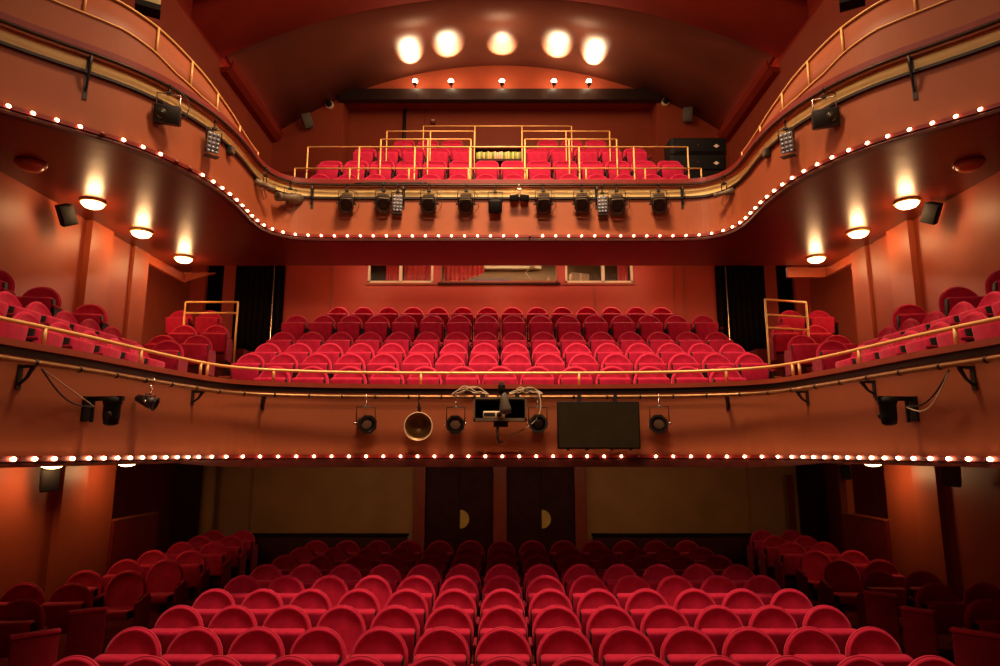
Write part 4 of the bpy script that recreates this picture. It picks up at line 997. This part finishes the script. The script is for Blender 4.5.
# ============================================================ CONTROL ROOM
mb = MB(); mb.box((-3.6, 17.3, 2.9), (3.6, 17.38, 5.0)); mb.box((-3.68, 15.62, 2.9), (-3.6, 17.3, 5.0)); mb.box((3.6, 15.62, 2.9), (3.68, 17.3, 5.0)); struct('wall_control_room', mb, 'control')
mb = MB(); mb.box((-3.68, 15.62, 2.8), (3.68, 17.38, 2.9)); struct('floor_control_room', mb, 'black')
mb = MB(); mb.box((-3.68, 15.62, 5.0), (3.68, 17.38, 5.05)); struct('ceiling_control_room', mb, 'control')
area('control_room_light', (0.3, 16.4, 4.95), (0.3, 16.4, 3), 3.0, 60, (1, .72, .42), 0.5)
area('control_front_fill', (0, 14.7, 4.32), (0, 15.6, 4.1), 7.0, 24, (1, .6, .38), 0.2)  # hidden strip added to brighten window frames, curtains and the wall around
for n, (xa, xb, mull, lab) in enumerate(((-3.16, -1.6, (-2.38,), 'left'), (-1.44, 1.39, (), 'centre'), (1.56, 3.18, (2.47,), 'right'))):
    wdw = empty('window_%d' % (n+1), ((xa+xb)/2, Yb, WZ)); wdw['kind'] = 'structure'; xo = (xa+xb)/2
    fm = 'cream' if n != 1 else 'wall'
    mb = MB(); fw = 0.05
    mb.box((xa-xo, -0.03, 0.0), (xb-xo, 0.08, fw)); mb.box((xa-xo, -0.03, 0), (xa-xo+fw, 0.08, 1.0)); mb.box((xb-xo-fw, -0.03, 0), (xb-xo, 0.08, 1.0)); mb.box((xa-xo, -0.03, 0.95), (xb-xo, 0.08, 1.0))
    for m_ in mull: mb.box((m_-xo-.035, -0.03, 0), (m_-xo+.035, 0.08, 1.0))
    mb.build('window_frame', fm, wdw)
    mb = MB(); mb.box((xa-xo+fw, 0.03, fw), (xb-xo-fw, 0.036, 0.95)); mb.build('window_pane', 'glass', wdw)
    mb = MB(); mb.box((xa-xo-.05, -0.08 if n == 1 else -0.05, -0.05), (xb-xo+.05, 0.0, -0.005)); mb.build('window_sill', 'darkwood' if n == 1 else 'wall', wdw)
def curtain(x0, x1, z0, z1, y, label, lift=0, folds=7):
    n = 64; v = []; f = []; m = 10
    for j in range(m+1):
        for i in range(n+1):
            u = i/n; w_ = j/m
            zb = z0+lift*(u**1.5)
            z = z1+(zb-z1)*w_
            v.append((x0+(x1-x0)*u, y+0.035*math.sin(u*folds*2*PI+0.6*w_), z))
    k = len(v); v += [(a_, b_+.006, c__) for a_, b_, c__ in v]
    for j in range(m):
        for i in range(n):
            a_ = j*(n+1)+i; f.append((a_, a_+1, a_+n+2, a_+n+1)); f.append((k+a_, k+a_+n+1, k+a_+n+2, k+a_+1))
    mb = MB(); mb.add(v, f, True); tag(mb.build('curtain', 'curtain'), label, 'curtain', 'control room curtains')
curtain(-2.78, -2.42, 4.0, 4.95, 15.72, 'red curtain in the left half of the left control window')
curtain(-2.33, -1.66, 4.02, 4.95, 15.72, 'gathered red curtain in the right half of the left control window', 0.0, 5)
curtain(-1.36, -0.38, 4.0, 4.95, 15.72, 'red curtain lifted at the left of the wide control window', 0.3, 9)
curtain(2.86, 3.12, 4.0, 4.95, 15.72, 'dark red curtain at the far right of the right control window', 0, 4)
t = empty('mixing_desk', (0.2, 15.95, 2.9), label='long pale mixing desk behind the wide control window', cat='desk')
mb = MB(); mb.rbox((-1.0, -0.1, 1.0), (1.0, 0.4, 1.12), 0.01); mb.build('desk_top', 'greyspk', t)
mb = MB(); mb.box((-0.95, -0.1, 1.12), (0.5, -0.02, 1.15)); mb.build('fader_strip', 'cream', t)
for x in (-0.9, 0.9):
    mb = MB(); mb.box((x-.04, 0.1, 0.0), (x+.04, 0.3, 1.0)); mb.build('desk_leg', 'black', t)
t = empty('blue_panel', (-0.25, 17.2, 2.9), label='dusky blue panel at the back of the control room', cat='panel')
mb = MB(); mb.box((-0.5, 0, 0.6), (0.5, 0.06, 1.62)); mb.build('board', 'blue', t)
t = empty('wall_shelf', (0.2, 17.1, 4.85), label='pale beam high at the back of the control room', cat='shelf')
mb = MB(); mb.rbox((-0.9, 0, -0.06), (0.9, 0.18, 0.06), 0.01); mb.build('board', 'cream', t)
t = empty('desk_lamp', (0.85, 15.95, 4.02), label='angled pale desk lamp behind the wide control window', cat='lamp')
mb = MB(); mb.lathe([(0.07, 0), (0.07, 0.02), (0.01, 0.03)], 14); mb.build('base', 'lampblack', t)
mb = MB(); mb.tube([(0, 0, 0.02), (-0.22, 0, 0.35), (-0.05, 0, 0.5)], 0.013, 6); mb.build('arm', 'cream', t)
mb = MB(); mb.lathe([(0.02, 0.08), (0.08, 0.0), (0.075, 0.0), (0.015, 0.06)], 14, Matrix.Translation((-0.05, 0, 0.46))); mb.build('lamp_shade', 'cream', t)
t = empty('candle_jar', (1.2, 15.8, 4.02), label='small pale yellow jar at the right end of the wide control window', cat='jar')
mb = MB(); mb.lathe([(0.045, 0), (0.05, 0.04), (0.045, 0.12), (0.02, 0.15), (0.02, 0.18)], 14); mb.build('jar', 'yellow', t)
t = empty('cardboard_box', (1.93, 15.85, 4.03), (0, 0.06, 0.2), 'tilted cardboard box in the left half of the right control window', 'box')
mb = MB(); mb.rbox((-0.22, -0.12, 0), (0.22, 0.12, 0.26), 0.006); mb.build('carton', 'card', t)
mb = MB(); mb.box((-0.03, -0.125, 0), (0.03, -0.12, 0.26)); mb.build('tape', 'cream', t)
mb = MB(); mb.box((1.3, 15.7, 2.9), (3.4, 16.1, 4.03)); tag(mb.build('cupboard', 'darkwood'), 'dark cupboard behind the right control window carrying the cardboard box', 'cupboard')
mb = MB(); mb.box((-3.4, 15.8, 2.9), (-0.9, 16.1, 3.95)); tag(mb.build('cupboard', 'darkwood'), 'dark cupboard behind the left control window', 'cupboard')
